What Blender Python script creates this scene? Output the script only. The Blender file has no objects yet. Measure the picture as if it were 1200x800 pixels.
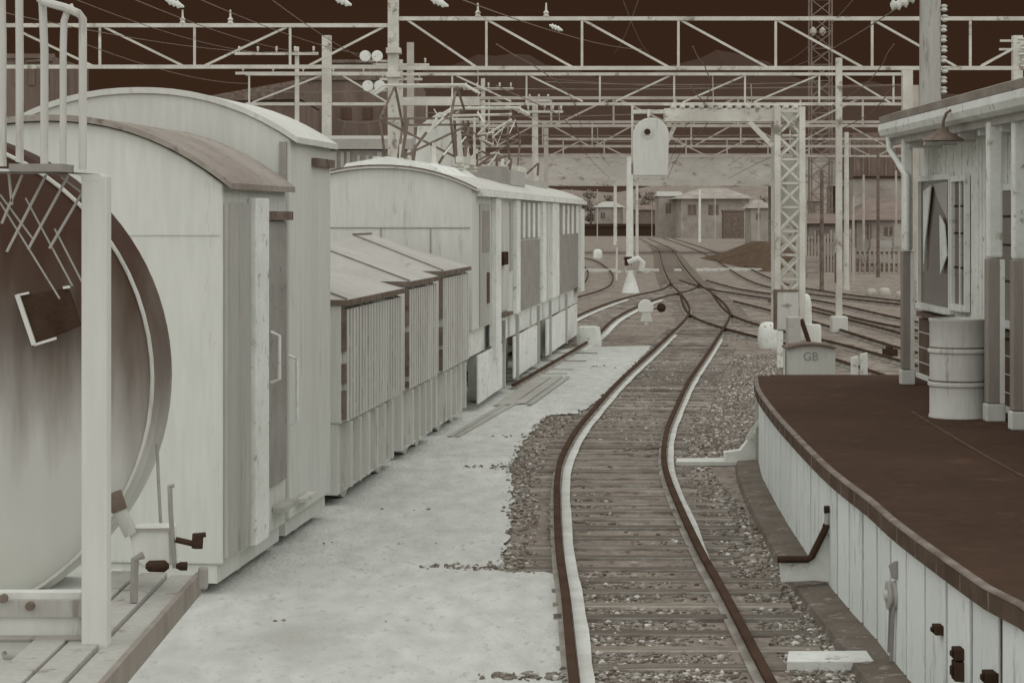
import bpy, bmesh, math, random
import numpy as np
from mathutils import Vector, Matrix, noise as mnoise
random.seed(7)
rng = np.random.default_rng(7)
S = bpy.context.scene
COL = S.collection
F, CX, HY, H = 2600.0, 600.0, 255.0, 2.75      # focal length in photo pixels, centre column, horizon row, eye height
K = 0.60                                        # what white shows under this light

def P(px, py, Y): return Vector(((px-CX)/F*Y, Y, H-(py-HY)/F*Y))
def GY(py, z=0.0): return (H-z)*F/(py-HY)
def G(px, py, z=0.0):
    v = P(px, py, GY(py, z)); return v
def lin(c):
    out = []
    for v in c:
        v /= 255.0
        out.append(v/12.92 if v <= .04045 else ((v+.055)/1.055)**2.4)
    return out
def A(r, g, b):
    t = min(1, max(0, (r-60)/100))          # pale tones are a greenish neutral, dark tones a warm brown
    q = 1-abs(2*t-.8); q = max(0, q)
    r, g, b = r-3.5*t, g-1.5*t, b+4*t+2*q-2*(1-t)
    v = [x/K for x in lin((r,g,b))]; m = max(v)
    return [x*min(1, .86/m) for x in v]

# ------------------------------------------------------------------ materials
def mat(name, c1, c2=None, scale=3.0, detail=6.0, rough=.8, bump=.0, bscale=40.0, stretch=(1,1,1), lo=.35, hi=.65,
        c3=None, spots=0.0, sscale=8.0, metal=0.0, fine=.10, spec=.04):
    m = bpy.data.materials.new(name); m.use_nodes = True
    nt = m.node_tree; N = nt.nodes; L = nt.links
    b = N['Principled BSDF']
    b.inputs['Roughness'].default_value = rough
    b.inputs['Metallic'].default_value = metal
    b.inputs['Specular IOR Level'].default_value = spec
    g = N.new('ShaderNodeNewGeometry')
    mp = N.new('ShaderNodeMapping'); mp.inputs['Scale'].default_value = stretch
    L.new(g.outputs['Position'], mp.inputs['Vector'])
    n1 = N.new('ShaderNodeTexNoise'); n1.inputs['Scale'].default_value = scale; n1.inputs['Detail'].default_value = detail
    L.new(mp.outputs[0], n1.inputs['Vector'])
    r1 = N.new('ShaderNodeMapRange'); r1.inputs['From Min'].default_value = lo; r1.inputs['From Max'].default_value = hi
    L.new(n1.outputs['Fac'], r1.inputs['Value'])
    mx = N.new('ShaderNodeMix'); mx.data_type = 'RGBA'
    mx.inputs['A'].default_value = (*c1, 1); mx.inputs['B'].default_value = (*(c2 or [v*.88 for v in c1]), 1)
    L.new(r1.outputs[0], mx.inputs['Factor'])
    col = mx.outputs['Result']
    if fine:
        n3 = N.new('ShaderNodeTexNoise'); n3.inputs['Scale'].default_value = scale*11; n3.inputs['Detail'].default_value = 4
        L.new(mp.outputs[0], n3.inputs['Vector'])
        r3 = N.new('ShaderNodeMapRange'); r3.inputs['From Min'].default_value = .3; r3.inputs['From Max'].default_value = .7
        r3.inputs['To Min'].default_value = 1-fine; r3.inputs['To Max'].default_value = 1+fine
        L.new(n3.outputs['Fac'], r3.inputs['Value'])
        vm = N.new('ShaderNodeVectorMath'); vm.operation = 'SCALE'
        L.new(col, vm.inputs[0]); L.new(r3.outputs[0], vm.inputs['Scale']); col = vm.outputs[0]
    if spots:
        n2 = N.new('ShaderNodeTexNoise'); n2.inputs['Scale'].default_value = sscale; n2.inputs['Detail'].default_value = 5
        n2.inputs['Roughness'].default_value = .7
        L.new(mp.outputs[0], n2.inputs['Vector'])
        r2 = N.new('ShaderNodeMapRange'); r2.inputs['From Min'].default_value = .62-spots*.2; r2.inputs['From Max'].default_value = .70-spots*.15
        L.new(n2.outputs['Fac'], r2.inputs['Value'])
        m2 = N.new('ShaderNodeMix'); m2.data_type = 'RGBA'
        L.new(r2.outputs[0], m2.inputs['Factor']); L.new(col, m2.inputs['A'])
        m2.inputs['B'].default_value = (*(c3 or [v*.6 for v in c1]), 1); col = m2.outputs['Result']
    L.new(col, b.inputs['Base Color'])
    if bump:
        nb = N.new('ShaderNodeTexNoise'); nb.inputs['Scale'].default_value = bscale; nb.inputs['Detail'].default_value = 5
        L.new(mp.outputs[0], nb.inputs['Vector'])
        bp = N.new('ShaderNodeBump'); bp.inputs['Strength'].default_value = bump; bp.inputs['Distance'].default_value = .02
        L.new(nb.outputs['Fac'], bp.inputs['Height']); L.new(bp.outputs[0], b.inputs['Normal'])
    return m

V = (2.2, 2.2, .3)   # vertical streaks
M = {}
M['pale']   = mat('pale paint', A(173,172,161), A(166,165,154), .8, stretch=V, spots=.07, c3=A(154,151,140), sscale=3, fine=.05, bump=.06)
M['pale2']  = mat('pale weathered paint', A(168,166,155), A(157,155,144), 1.4, stretch=V, spots=.22, c3=A(136,131,120), sscale=4, fine=.06, bump=.08)
M['bright'] = mat('bright white paint', A(188,188,178), A(176,176,165), 2.0, spots=.15, c3=A(135,131,120), fine=.05, bump=.05)
M['grey']   = mat('grey paint', A(146,144,134), A(137,134,124), 1.4, stretch=V, spots=.16, c3=A(118,112,102), sscale=3, fine=.07)
M['grey2']  = mat('dull grey panel', A(130,126,117), A(120,116,107), 3.0, spots=.15, c3=A(103,97,88), fine=.05)
M['dark']   = mat('dark brown iron', A(58,46,39), A(46,35,29), 6, fine=.12, rough=.9, bump=.1)
M['mid']    = mat('brown grey timber', A(104,93,82), A(86,75,65), 4, spots=.3, c3=A(72,60,51), fine=.1, bump=.1)
M['roofd']  = mat('dark roof felt', A(130,123,112), A(114,106,95), 1.6, spots=.2, c3=A(98,88,78), fine=.1)
M['tarp']   = mat('grey tarpaulin', A(148,145,135), A(138,135,125), 1.0, fine=.03, spots=.06, c3=A(126,122,112))
M['steel']  = mat('pale gantry steel', A(176,173,160), A(158,154,141), 1.5, fine=.06, spots=.2, c3=A(112,104,92), sscale=2)
M['steelf'] = mat('far pale steel', A(152,146,134), A(138,131,119), 1.5, fine=.05)
M['wire']   = mat('wire', A(112,100,88), A(100,88,76), 2, fine=0)
M['lattice']= mat('radio mast steel', A(112,102,91), A(98,88,77), 2, fine=0)
M['conc']   = mat('pale concrete', A(205,208,200), A(194,197,188), 1.8, stretch=(3,3,.6), spots=.3, c3=A(160,164,154), sscale=3, fine=.05, bump=.15, bscale=25)
M['gap']    = mat('joint filler', A(100,93,83), A(70,60,51), 5, stretch=(1,1,.3))
M['coping'] = mat('brown coping', A(84,71,61), A(70,58,49), 5, fine=.1, bump=.1)
M['copingl']= mat('worn coping edge', A(118,110,99), A(92,82,73), 6, fine=.1, bump=.15)
M['base_strip']   = mat('dark base strip', A(98,91,81), A(84,76,67), 4, spots=.3, c3=A(120,114,104), fine=.1, bump=.2)
M['bridge'] = mat('weathered bridge concrete', A(160,155,143), A(146,141,129), .35, stretch=(1,1,2.5), spots=.35, c3=A(112,104,94), sscale=.9, fine=.05)
M['hill']   = mat('far hillside', (.060,.034,.022), (.052,.029,.018), .01, fine=.03)
M['bank']   = mat('dark bank earth', A(78,66,53), A(64,51,40), 1.2, spots=.3, c3=A(96,85,74), sscale=2)
M['brown']  = mat('brown boards', A(100,88,78), A(88,76,66), .5, stretch=(3,3,.4), spots=.25, c3=A(112,99,88), sscale=.8, fine=.08)
M['brownd'] = mat('dark brown boards', A(82,66,56), A(70,54,45), .8, stretch=(4,4,.3), fine=.15)
M['wallf']  = mat('far pale wall', A(138,132,121), A(122,115,104), .5, spots=.3, c3=A(112,104,94), sscale=1, fine=.06)
M['tiles']  = mat('far roof tiles', A(110,99,88), A(96,85,75), .8, stretch=(1,1,6), fine=.12)
M['leaf']   = mat('dull foliage', A(118,109,97), A(102,93,82), .9, fine=.15)
M['glass']  = mat('dark window glass', A(76,64,54), A(60,47,39), 1.0, stretch=(1,1,.4), rough=.25, fine=.03, spec=.4)
M['postlo'] = mat('brown grey post paint', A(126,119,108), A(112,105,95), 3, stretch=V, fine=.06)
M['brick']  = mat('dark wall tiles', A(88,76,66), A(74,62,53), 4, fine=.1)
M['stain']  = mat('plank wood', A(146,144,133), A(134,131,120), 3, fine=.08)

# ground: dark brownish ballast, speckled
def ground_mat():
    m = mat('ballast ground', A(122,113,101), A(104,96,85), 1.3, spots=.42, c3=A(84,74,64), sscale=7, fine=.16, bump=.8, bscale=22, stretch=(1,.55,1), lo=.38, hi=.62)
    nt = m.node_tree; N = nt.nodes; L = nt.links; b = N['Principled BSDF']
    src = b.inputs['Base Color'].links[0].from_socket
    g = N.new('ShaderNodeNewGeometry')
    mp = N.new('ShaderNodeMapping'); mp.inputs['Scale'].default_value = (1,.45,1); L.new(g.outputs['Position'], mp.inputs[0])
    n = N.new('ShaderNodeTexNoise'); n.inputs['Scale'].default_value = 5.5; n.inputs['Detail'].default_value = 7; n.inputs['Roughness'].default_value = .75
    L.new(mp.outputs[0], n.inputs['Vector'])
    r = N.new('ShaderNodeMapRange'); r.inputs['From Min'].default_value = .56; r.inputs['From Max'].default_value = .68; L.new(n.outputs['Fac'], r.inputs[0])
    mx = N.new('ShaderNodeMix'); mx.data_type = 'RGBA'; L.new(r.outputs[0], mx.inputs['Factor']); L.new(src, mx.inputs['A'])
    mx.inputs['B'].default_value = (*A(152,146,135), 1)
    L.new(mx.outputs['Result'], b.inputs['Base Color'])
    return m
M['ground'] = ground_mat()
M['shadow']   = mat('pale train shadow', A(170,170,160), A(155,155,145), .45, stretch=(1,.4,1), spots=.30, c3=A(148,146,136), sscale=16, fine=.11, bump=1.0, bscale=26, lo=.3, hi=.7)  # ground tone of the train's cast shadow, inverted to pale
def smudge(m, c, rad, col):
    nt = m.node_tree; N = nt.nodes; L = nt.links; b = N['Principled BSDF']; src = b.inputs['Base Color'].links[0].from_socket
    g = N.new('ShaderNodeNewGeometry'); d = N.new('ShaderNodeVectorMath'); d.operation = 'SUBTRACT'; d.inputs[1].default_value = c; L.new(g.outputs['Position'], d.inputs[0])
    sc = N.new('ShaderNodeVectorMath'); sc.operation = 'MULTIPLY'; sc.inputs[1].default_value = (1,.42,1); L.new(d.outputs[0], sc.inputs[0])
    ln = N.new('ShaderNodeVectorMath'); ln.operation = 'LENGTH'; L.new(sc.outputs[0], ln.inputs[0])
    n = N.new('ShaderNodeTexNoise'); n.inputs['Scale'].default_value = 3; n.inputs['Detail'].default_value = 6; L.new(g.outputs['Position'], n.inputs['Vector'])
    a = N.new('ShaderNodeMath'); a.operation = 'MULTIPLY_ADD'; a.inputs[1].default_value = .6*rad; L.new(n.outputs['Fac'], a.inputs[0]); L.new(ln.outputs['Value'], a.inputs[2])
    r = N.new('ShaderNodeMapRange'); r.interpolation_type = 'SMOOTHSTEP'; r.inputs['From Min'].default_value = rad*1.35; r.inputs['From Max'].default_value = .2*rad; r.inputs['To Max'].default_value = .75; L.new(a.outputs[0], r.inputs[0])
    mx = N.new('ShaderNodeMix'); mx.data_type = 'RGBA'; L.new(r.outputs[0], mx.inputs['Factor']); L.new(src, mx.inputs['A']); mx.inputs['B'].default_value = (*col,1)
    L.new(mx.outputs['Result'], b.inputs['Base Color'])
smudge(M['shadow'], G(345,752), .55, A(136,134,124))
M['strip']  = mat('pale rail shadow', A(176,176,165), A(160,158,147), 3, fine=.06, bump=.2)  # inverted tone of the shadows the rails cast
M['sleeper']= mat('worn sleeper', A(120,113,101), A(99,91,80), 3.0, stretch=(.6,8,1), spots=.35, c3=A(84,70,60), sscale=6, fine=.14, bump=.3)
def vary(m, lo, hi):
    nt = m.node_tree; N = nt.nodes; L = nt.links; b = N['Principled BSDF']; src = b.inputs['Base Color'].links[0].from_socket
    oi = N.new('ShaderNodeObjectInfo'); r = N.new('ShaderNodeMapRange'); r.inputs['To Min'].default_value = lo; r.inputs['To Max'].default_value = hi; L.new(oi.outputs['Random'], r.inputs[0])
    v = N.new('ShaderNodeVectorMath'); v.operation = 'SCALE'; L.new(src, v.inputs[0]); L.new(r.outputs[0], v.inputs['Scale']); L.new(v.outputs[0], b.inputs['Base Color'])
vary(M['sleeper'], .62, 1.2); vary(M['conc'], .93, 1.03)
def arris_mat():
    m = mat('sleeper edge highlight', A(150,145,134), A(108,100,89), 4, stretch=(.8,3,1), fine=.12)  # front edge made pale as a painted highlight
    return m
M['arris'] = arris_mat(); vary(M['arris'], .7, 1.25)
M['railp']  = mat('rail side', A(142,138,126), A(116,109,98), 3, fine=.08)  # sides pale to carry the rail's own shade, inverted
M['railh']  = mat('rail head', A(66,52,44), A(54,42,35), 3, fine=.05, rough=.9)  # dark for the gleam of the polished top, inverted
M['deck']   = mat('platform asphalt', A(66,51,43), A(57,44,37), .7, spots=.12, c3=A(76,58,48), sscale=2.5, fine=.10, bump=.2, bscale=60, lo=.3, hi=.7)

def stone_mat():
    m = bpy.data.materials.new('ballast stones'); m.use_nodes = True
    N = m.node_tree.nodes; L = m.node_tree.links; b = N['Principled BSDF']; b.inputs['Roughness'].default_value = .9
    b.inputs['Specular IOR Level'].default_value = .15
    g = N.new('ShaderNodeNewGeometry'); cr = N.new('ShaderNodeValToRGB')
    e = cr.color_ramp.elements; e[0].color = (*A(76,66,57),1); e[1].color = (*A(178,175,165),1)
    for p, c in ((.35,(104,98,87)), (.7,(118,112,100)), (.84,(138,133,122))):
        k = e.new(p); k.color = (*A(*c),1)
    L.new(g.outputs['Random Per Island'], cr.inputs[0]); L.new(cr.outputs[0], b.inputs['Base Color'])
    return m
M['stone'] = stone_mat()

def drum_mat():
    # dark steel, inverted shading painted in: dark top to pale bottom, with streaks
    m = bpy.data.materials.new('shaded drum steel'); m.use_nodes = True
    N = m.node_tree.nodes; L = m.node_tree.links; b = N['Principled BSDF']; b.inputs['Roughness'].default_value = .5
    b.inputs['Specular IOR Level'].default_value = .2
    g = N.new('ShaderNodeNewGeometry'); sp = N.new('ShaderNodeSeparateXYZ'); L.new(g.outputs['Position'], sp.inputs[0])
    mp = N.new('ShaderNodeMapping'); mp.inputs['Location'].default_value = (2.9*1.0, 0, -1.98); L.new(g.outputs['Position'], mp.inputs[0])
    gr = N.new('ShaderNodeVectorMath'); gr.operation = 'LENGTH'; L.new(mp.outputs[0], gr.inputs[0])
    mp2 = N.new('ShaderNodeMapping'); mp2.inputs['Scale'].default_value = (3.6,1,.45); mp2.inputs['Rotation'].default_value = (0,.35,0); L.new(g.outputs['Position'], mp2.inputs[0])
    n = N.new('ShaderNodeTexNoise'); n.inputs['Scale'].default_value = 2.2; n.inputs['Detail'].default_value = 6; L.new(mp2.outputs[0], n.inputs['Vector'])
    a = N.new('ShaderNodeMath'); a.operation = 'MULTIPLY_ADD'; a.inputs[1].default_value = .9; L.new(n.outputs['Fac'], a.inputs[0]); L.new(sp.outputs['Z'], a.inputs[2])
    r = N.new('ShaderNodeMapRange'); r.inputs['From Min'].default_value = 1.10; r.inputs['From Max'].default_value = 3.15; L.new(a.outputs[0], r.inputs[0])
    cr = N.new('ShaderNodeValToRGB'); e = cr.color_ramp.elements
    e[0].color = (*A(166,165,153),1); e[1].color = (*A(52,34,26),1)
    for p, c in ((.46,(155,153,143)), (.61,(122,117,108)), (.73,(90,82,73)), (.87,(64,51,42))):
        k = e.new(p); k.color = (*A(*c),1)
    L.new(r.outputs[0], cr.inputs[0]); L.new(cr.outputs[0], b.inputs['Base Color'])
    return m
M['drum'] = drum_mat()

# ------------------------------------------------------------------ mesh building
class MB:
    def __init__(s): s.v = []; s.f = []
    def add(s, vs, fs):
        o = len(s.v); s.v += [Vector(p) for p in vs]; s.f += [tuple(i+o for i in f) for f in fs]; return s
    def hexa(s, c):   # eight corners: four bottom (ccw), four top
        return s.add(c, [(3,2,1,0),(4,5,6,7),(0,1,5,4),(1,2,6,5),(2,3,7,6),(3,0,4,7)])
    def box(s, x0, x1, y0, y1, z0, z1, T=None):
        c = [(x0,y0,z0),(x1,y0,z0),(x1,y1,z0),(x0,y1,z0),(x0,y0,z1),(x1,y0,z1),(x1,y1,z1),(x0,y1,z1)]
        if T: c = [T(*p) for p in c]
        return s.hexa(c)
    def bar(s, a, b, w, h=None):
        a, b = Vector(a), Vector(b); h = h or w; d = (b-a).normalized()
        up = Vector((0,0,1)) if abs(d.z) < .95 else Vector((0,1,0))
        x = d.cross(up).normalized(); y = x.cross(d).normalized()
        c = []
        for p in (a, b):
            c += [p-x*w/2-y*h/2, p+x*w/2-y*h/2, p+x*w/2+y*h/2, p-x*w/2+y*h/2]
        return s.add(c, [(3,2,1,0),(4,5,6,7),(0,1,5,4),(1,2,6,5),(2,3,7,6),(3,0,4,7)])
    def tube(s, pts, r, n=8):
        pts = [Vector(p) for p in pts]; R = r if isinstance(r, (list, tuple)) else [r]*len(pts)
        rings = []; o = len(s.v); ref = None
        for i, p in enumerate(pts):
            d = (pts[min(i+1,len(pts)-1)]-pts[max(i-1,0)]).normalized()
            if ref is None: ref = Vector((0,0,1)) if abs(d.z) < .9 else Vector((0,1,0))
            x = d.cross(ref).normalized(); y = x.cross(d).normalized(); ref = y
            for k in range(n):
                t = 2*math.pi*k/n; s.v.append(p+x*math.cos(t)*R[i]+y*math.sin(t)*R[i])
        for i in range(len(pts)-1):
            for k in range(n):
                a = o+i*n+k; b = o+i*n+(k+1)%n; s.f.append((a,b,b+n,a+n))
        s.f.append(tuple(o+k for k in reversed(range(n)))); s.f.append(tuple(o+(len(pts)-1)*n+k for k in range(n)))
        return s
    def lathe(s, prof, c, axis='z', n=32):   # prof: (radius, height along the axis)
        c = Vector(c); o = len(s.v); m = len(prof)
        for r, h in prof:
            for k in range(n):
                t = 2*math.pi*k/n; x, y = r*math.cos(t), r*math.sin(t)
                s.v.append(c+(Vector((x,y,h)) if axis == 'z' else Vector((x,h,y)) if axis == 'y' else Vector((h,x,y))))
        for i in range(m-1):
            for k in range(n):
                a = o+i*n+k; b = o+i*n+(k+1)%n; s.f.append((a,b,b+n,a+n))
        s.f.append(tuple(o+k for k in range(n))); s.f.append(tuple(o+(m-1)*n+k for k in range(n)))
        return s
    def prism(s, poly, ext):
        poly = [Vector(p) for p in poly]; e = Vector(ext); n = len(poly)
        return s.add(poly+[p+e for p in poly], [tuple(range(n)), tuple(reversed(range(n,2*n)))]+[(i,i+n,(i+1)%n+n,(i+1)%n) for i in range(n)])
    def build(s, name, m, parent=None, loc=None, bevel=0, smooth=False):
        base = Vector(loc) if loc is not None else Vector(parent['_o']) if parent is not None else Vector((0,0,0))
        me = bpy.data.meshes.new(name); me.from_pydata([tuple(p-base) for p in s.v], [], s.f)
        bm = bmesh.new(); bm.from_mesh(me); bmesh.ops.recalc_face_normals(bm, faces=bm.faces); bm.to_mesh(me); bm.free()
        me.materials.append(M[m] if isinstance(m, str) else m)
        o = bpy.data.objects.new(name, me); COL.objects.link(o)
        if parent is not None: o.parent = parent
        else: o.location = base
        o['_o'] = tuple(base)
        if bevel:
            b = o.modifiers.new('bevel', 'BEVEL'); b.width = bevel; b.segments = 2; b.limit_method = 'ANGLE'; b.angle_limit = .7
        if smooth:
            for p in me.polygons: p.use_smooth = True
            try:
                me.set_sharp_from_angle(angle=math.radians(42))
            except Exception: pass
        return o

def build_split(mb, name, m, parent, **kw):
    par = list(range(len(mb.v)))
    def find(i):
        while par[i] != i: par[i] = par[par[i]]; i = par[i]
        return i
    for f in mb.f:
        for i in f[1:]: par[find(i)] = find(f[0])
    groups = {}
    for f in mb.f: groups.setdefault(find(f[0]), []).append(f)
    for fs in groups.values():
        ids = sorted({i for f in fs for i in f}); mp = {i:k for k,i in enumerate(ids)}
        b = MB(); b.v = [mb.v[i] for i in ids]; b.f = [tuple(mp[i] for i in f) for f in fs]; b.build(name, m, parent, **kw)

def tag(o, label, cat, group=None):
    o['label'] = label; o['category'] = cat
    if group: o['group'] = group
    return o
def thing(name, label, cat, loc, group=None):
    o = bpy.data.objects.new(name, None); COL.objects.link(o); o.location = loc; o['_o'] = tuple(loc); o.empty_display_size = .2
    return tag(o, label, cat, group)
def struct(o, kind='structure'):
    o['kind'] = kind; return o

# ------------------------------------------------------------------ camera, light, sky
cam = bpy.data.cameras.new('Camera'); co = bpy.data.objects.new('Camera', cam); COL.objects.link(co)
co.location = (0,0,H); co.rotation_euler = (math.pi/2,0,0)
cam.sensor_width = 36; cam.lens = 36*F/1200; cam.shift_y = -(400-HY)/1200; cam.clip_end = 6000; cam.clip_start = .1
S.camera = co
SUN_EL, SUN_AZ = 63, 158     # the sun stands behind the camera, a little to the right, behind thick cloud
sl = bpy.data.lights.new('Sun', 'SUN'); so = bpy.data.objects.new('Sun', sl); COL.objects.link(so)
sl.energy = 3.2; sl.angle = math.radians(172); sl.color = (.985, .99, .965)
d = Vector((math.sin(math.radians(SUN_AZ))*math.cos(math.radians(SUN_EL)), math.cos(math.radians(SUN_AZ))*math.cos(math.radians(SUN_EL)), math.sin(math.radians(SUN_EL))))
so.rotation_euler = d.to_track_quat('Z', 'Y').to_euler(); so.location = (5,-20,30)
w = bpy.data.worlds.new('World'); S.world = w; w.use_nodes = True
nt = w.node_tree; N = nt.nodes; L = nt.links; bg = N['Background']
sk = N.new('ShaderNodeTexSky'); sk.sky_type = 'NISHITA'; sk.sun_disc = False
sk.sun_elevation = math.radians(SUN_EL); sk.sun_rotation = math.radians(SUN_AZ)
bw = N.new('ShaderNodeRGBToBW'); L.new(sk.outputs[0], bw.inputs[0])
vm = N.new('ShaderNodeVectorMath'); vm.operation = 'SCALE'; vm.inputs[0].default_value = (.069,.034,.0188)
L.new(bw.outputs[0], vm.inputs['Scale']); L.new(vm.outputs[0], bg.inputs['Color']); bg.inputs['Strength'].default_value = .10
S.view_settings.view_transform = 'Standard'; S.view_settings.look = 'None'; S.view_settings.gamma = 1; S.view_settings.exposure = 0
S.render.filter_size = 2.6
S.cycles.max_bounces = 6
S.cycles.use_denoising = True

# ------------------------------------------------------------------ ground
mb = MB(); mb.add([(-1500,-100,0),(1500,-100,0),(1500,2500,0),(-1500,2500,0)], [(0,1,2,3)])
struct(mb.build('ground', 'ground'))

def smooth_poly(poly, step, amp, seed):
    out = []
    for i, a in enumerate(poly):
        b = poly[(i+1) % len(poly)]; a = Vector(a); b = Vector(b); n = max(1, int((b-a).length/step))
        for k in range(n):
            p = a.lerp(b, k/n)
            p += Vector((mnoise.noise(p*2.3+Vector((seed,0,0))), mnoise.noise(p*2.3+Vector((0,seed,5))), 0))*amp
            p += Vector((mnoise.noise(p*9+Vector((seed,0,0))), mnoise.noise(p*9+Vector((0,seed,5))), 0))*amp*.6
            out.append(p)
    return out
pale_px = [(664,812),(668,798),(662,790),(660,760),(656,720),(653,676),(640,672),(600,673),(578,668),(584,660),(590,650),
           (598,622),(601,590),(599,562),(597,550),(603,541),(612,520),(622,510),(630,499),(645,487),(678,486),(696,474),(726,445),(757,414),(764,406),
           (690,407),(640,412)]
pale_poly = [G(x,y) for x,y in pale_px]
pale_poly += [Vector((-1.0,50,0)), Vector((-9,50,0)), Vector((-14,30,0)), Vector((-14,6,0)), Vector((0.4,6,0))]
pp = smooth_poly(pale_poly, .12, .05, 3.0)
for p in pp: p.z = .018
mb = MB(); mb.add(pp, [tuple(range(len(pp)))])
o = mb.build('train_shadow', 'shadow'); struct(o)  # pale sheet lays the train's cast shadow, tones inverted, into the ground colour
def in_pale(x, y):
    c = False; n = len(pale_poly); j = n-1
    for i in range(n):
        xi, yi = pale_poly[i].x, pale_poly[i].y; xj, yj = pale_poly[j].x, pale_poly[j].y
        if (yi > y) != (yj > y) and x < (xj-xi)*(y-yi)/(yj-yi)+xi: c = not c
        j = i
    return c

# ------------------------------------------------------------------ railway tracks
def spline(pts, step=.5):
    pts = [Vector(p) for p in pts]; out = []
    for i in range(len(pts)-1):
        p0 = pts[max(i-1,0)]; p1 = pts[i]; p2 = pts[i+1]; p3 = pts[min(i+2,len(pts)-1)]
        n = max(2, int((p2-p1).length/step))
        for k in range(n):
            t = k/n
            m1 = (p2-p0)*.5; m2 = (p3-p1)*.5
            out.append((2*t**3-3*t**2+1)*p1+(t**3-2*t*t+t)*m1+(-2*t**3+3*t*t)*p2+(t**3-t*t)*m2)
    out.append(pts[-1]); return out
def normals(c):
    out = []
    for i in range(len(c)):
        d = c[min(i+1,len(c)-1)]-c[max(i-1,0)]; d.z = 0; d.normalize(); out.append(Vector((d.y,-d.x,0)))
    return out
def sweep(mb, c, nrm, sec):    # sec: closed section of (offset to the right, height)
    o = len(mb.v); m = len(sec)
    for p, n in zip(c, nrm):
        for a, z in sec: mb.v.append(Vector((p.x,p.y,0))+n*a+Vector((0,0,z)))
    for i in range(len(c)-1):
        for k in range(m):
            a = o+i*m+k; b = o+i*m+(k+1)%m; mb.f.append((a,b,b+m,a+m))
    mb.f.append(tuple(o+k for k in range(m))); mb.f.append(tuple(o+(len(c)-1)*m+k for k in reversed(range(m))))
TRACKS = []
def track(pts, label, sleepers=True, z0=.0, head='railh', group='railway tracks', pitch=.44, step=.5):
    c = spline(pts, step); nr = normals(c); TRACKS.append(c)
    r = thing('railway_track', label, 'track', (c[0].x,c[0].y,0), group)
    for s in (-1, 1):
        cc = [p+n*s*.565 for p, n in zip(c, nr)]
        mb = MB(); sweep(mb, cc, nr, [(-.06,z0+.006),(.06,z0+.006),(.06,z0+.020),(.012,z0+.032),(.012,z0+.070),(-.012,z0+.070),(-.012,z0+.032),(-.06,z0+.020)])
        ro = mb.build('rail', 'railp', r)
        mb = MB(); sweep(mb, cc, nr, [(-.028,z0+.072),(.028,z0+.072),(.031,z0+.100),(.022,z0+.108),(-.022,z0+.108),(-.031,z0+.100)])
        mb.build('rail_head', head, ro)
    if sleepers:
        # walk along the line
        acc = 0; spots = []
        for i in range(1, len(c)):
            acc += (c[i]-c[i-1]).length
            if acc >= pitch:
                acc = 0; spots.append((c[i], nr[i]))
        proto = None
        rest = MB()
        for i, (p, n) in enumerate(spots):
            ang = math.atan2(n.y, n.x)+random.uniform(-.012,.012)
            if i < 99:
                if proto is None:
                    mb = MB(); mb.box(-1.04,1.04,-.075,.085,-.05,.030); mb.box(-1.03,1.03,-.092,-.076,-.05,.031)
                    proto = mb.build('sleeper', 'sleeper', None, bevel=.006); proto.data.materials.append(M['arris']); o = proto
                    for pf in proto.data.polygons:
                        if pf.index >= 6: pf.material_index = 1
                else:
                    o = proto.copy(); COL.objects.link(o)
                o.parent = r; e_ = p-n*1.0; sh_ = in_pale(e_.x, e_.y); q_ = p+n*.19 if sh_ else p
                o.location = Vector((q_.x,q_.y,random.uniform(-.016,.0)))-Vector(r['_o']); o.rotation_euler = (0,0,ang)
                if sh_: o.scale.x = .81
            elif p.y < 220:
                rest.box(-1.04,1.04,-.075,.085,-.05,.018, T=lambda x,y,z,p=p,a=ang: (p.x+x*math.cos(a)-y*math.sin(a), p.y+x*math.sin(a)+y*math.cos(a), z))
        if rest.f:
            o = rest.build('sleeper', 'sleeper', r); o['kind'] = 'stuff'
    r['_s'] = [v for p,n in spots[:99] for v in (p.x,p.y)] if sleepers else []
    return r, c, nr
MZ = .10
main_px = [(812,860),(789,800),(756,695),(737,640),(723.6,588),(718,558),(718,534),(728,504),(742.5,480),(767,445),(792,417),(808.5,398),(830,371),(829,358),(817,344),(801,330),(789,312),(780,294),(771,287),(754,279)]
main = [G(x,y,MZ) for x,y in main_px]
main = [Vector((.95,6,0))]+[Vector((p.x,p.y,0)) for p in main][0:]
tr, c0, n0 = track(main, 'nearest single track with dark rail heads snaking beside the platform edge')
MAIN = c0
def mainx(y):
    i = min(range(len(MAIN)), key=lambda k: abs(MAIN[k].y-y)); return MAIN[i].x
# pale strips painted in for the rails' cast shadows, along each right-hand foot
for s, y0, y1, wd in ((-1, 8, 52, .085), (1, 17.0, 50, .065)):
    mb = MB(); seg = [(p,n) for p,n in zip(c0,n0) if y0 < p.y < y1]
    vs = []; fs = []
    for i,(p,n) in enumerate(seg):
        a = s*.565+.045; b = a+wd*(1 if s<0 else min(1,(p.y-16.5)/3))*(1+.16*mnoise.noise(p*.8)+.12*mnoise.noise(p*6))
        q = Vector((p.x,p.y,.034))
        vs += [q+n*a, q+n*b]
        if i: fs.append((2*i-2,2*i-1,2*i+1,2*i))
    mb.add(vs, fs); struct(mb.build('rail_shadow', 'strip'))
def streak(c, nr, s, y0, y1, wd):  # same painted rail shadow for the other tracks
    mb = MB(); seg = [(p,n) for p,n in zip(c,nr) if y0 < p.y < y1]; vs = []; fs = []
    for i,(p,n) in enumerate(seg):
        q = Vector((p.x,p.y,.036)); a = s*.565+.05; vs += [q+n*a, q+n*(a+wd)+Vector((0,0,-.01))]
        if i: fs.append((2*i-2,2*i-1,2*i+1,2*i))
    mb.add(vs, fs); struct(mb.build('rail_shadow', 'strip'))
def gp(l, z=MZ): return [Vector((G(x,y,z).x, G(x,y,z).y, 0)) for x,y in l]
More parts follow.
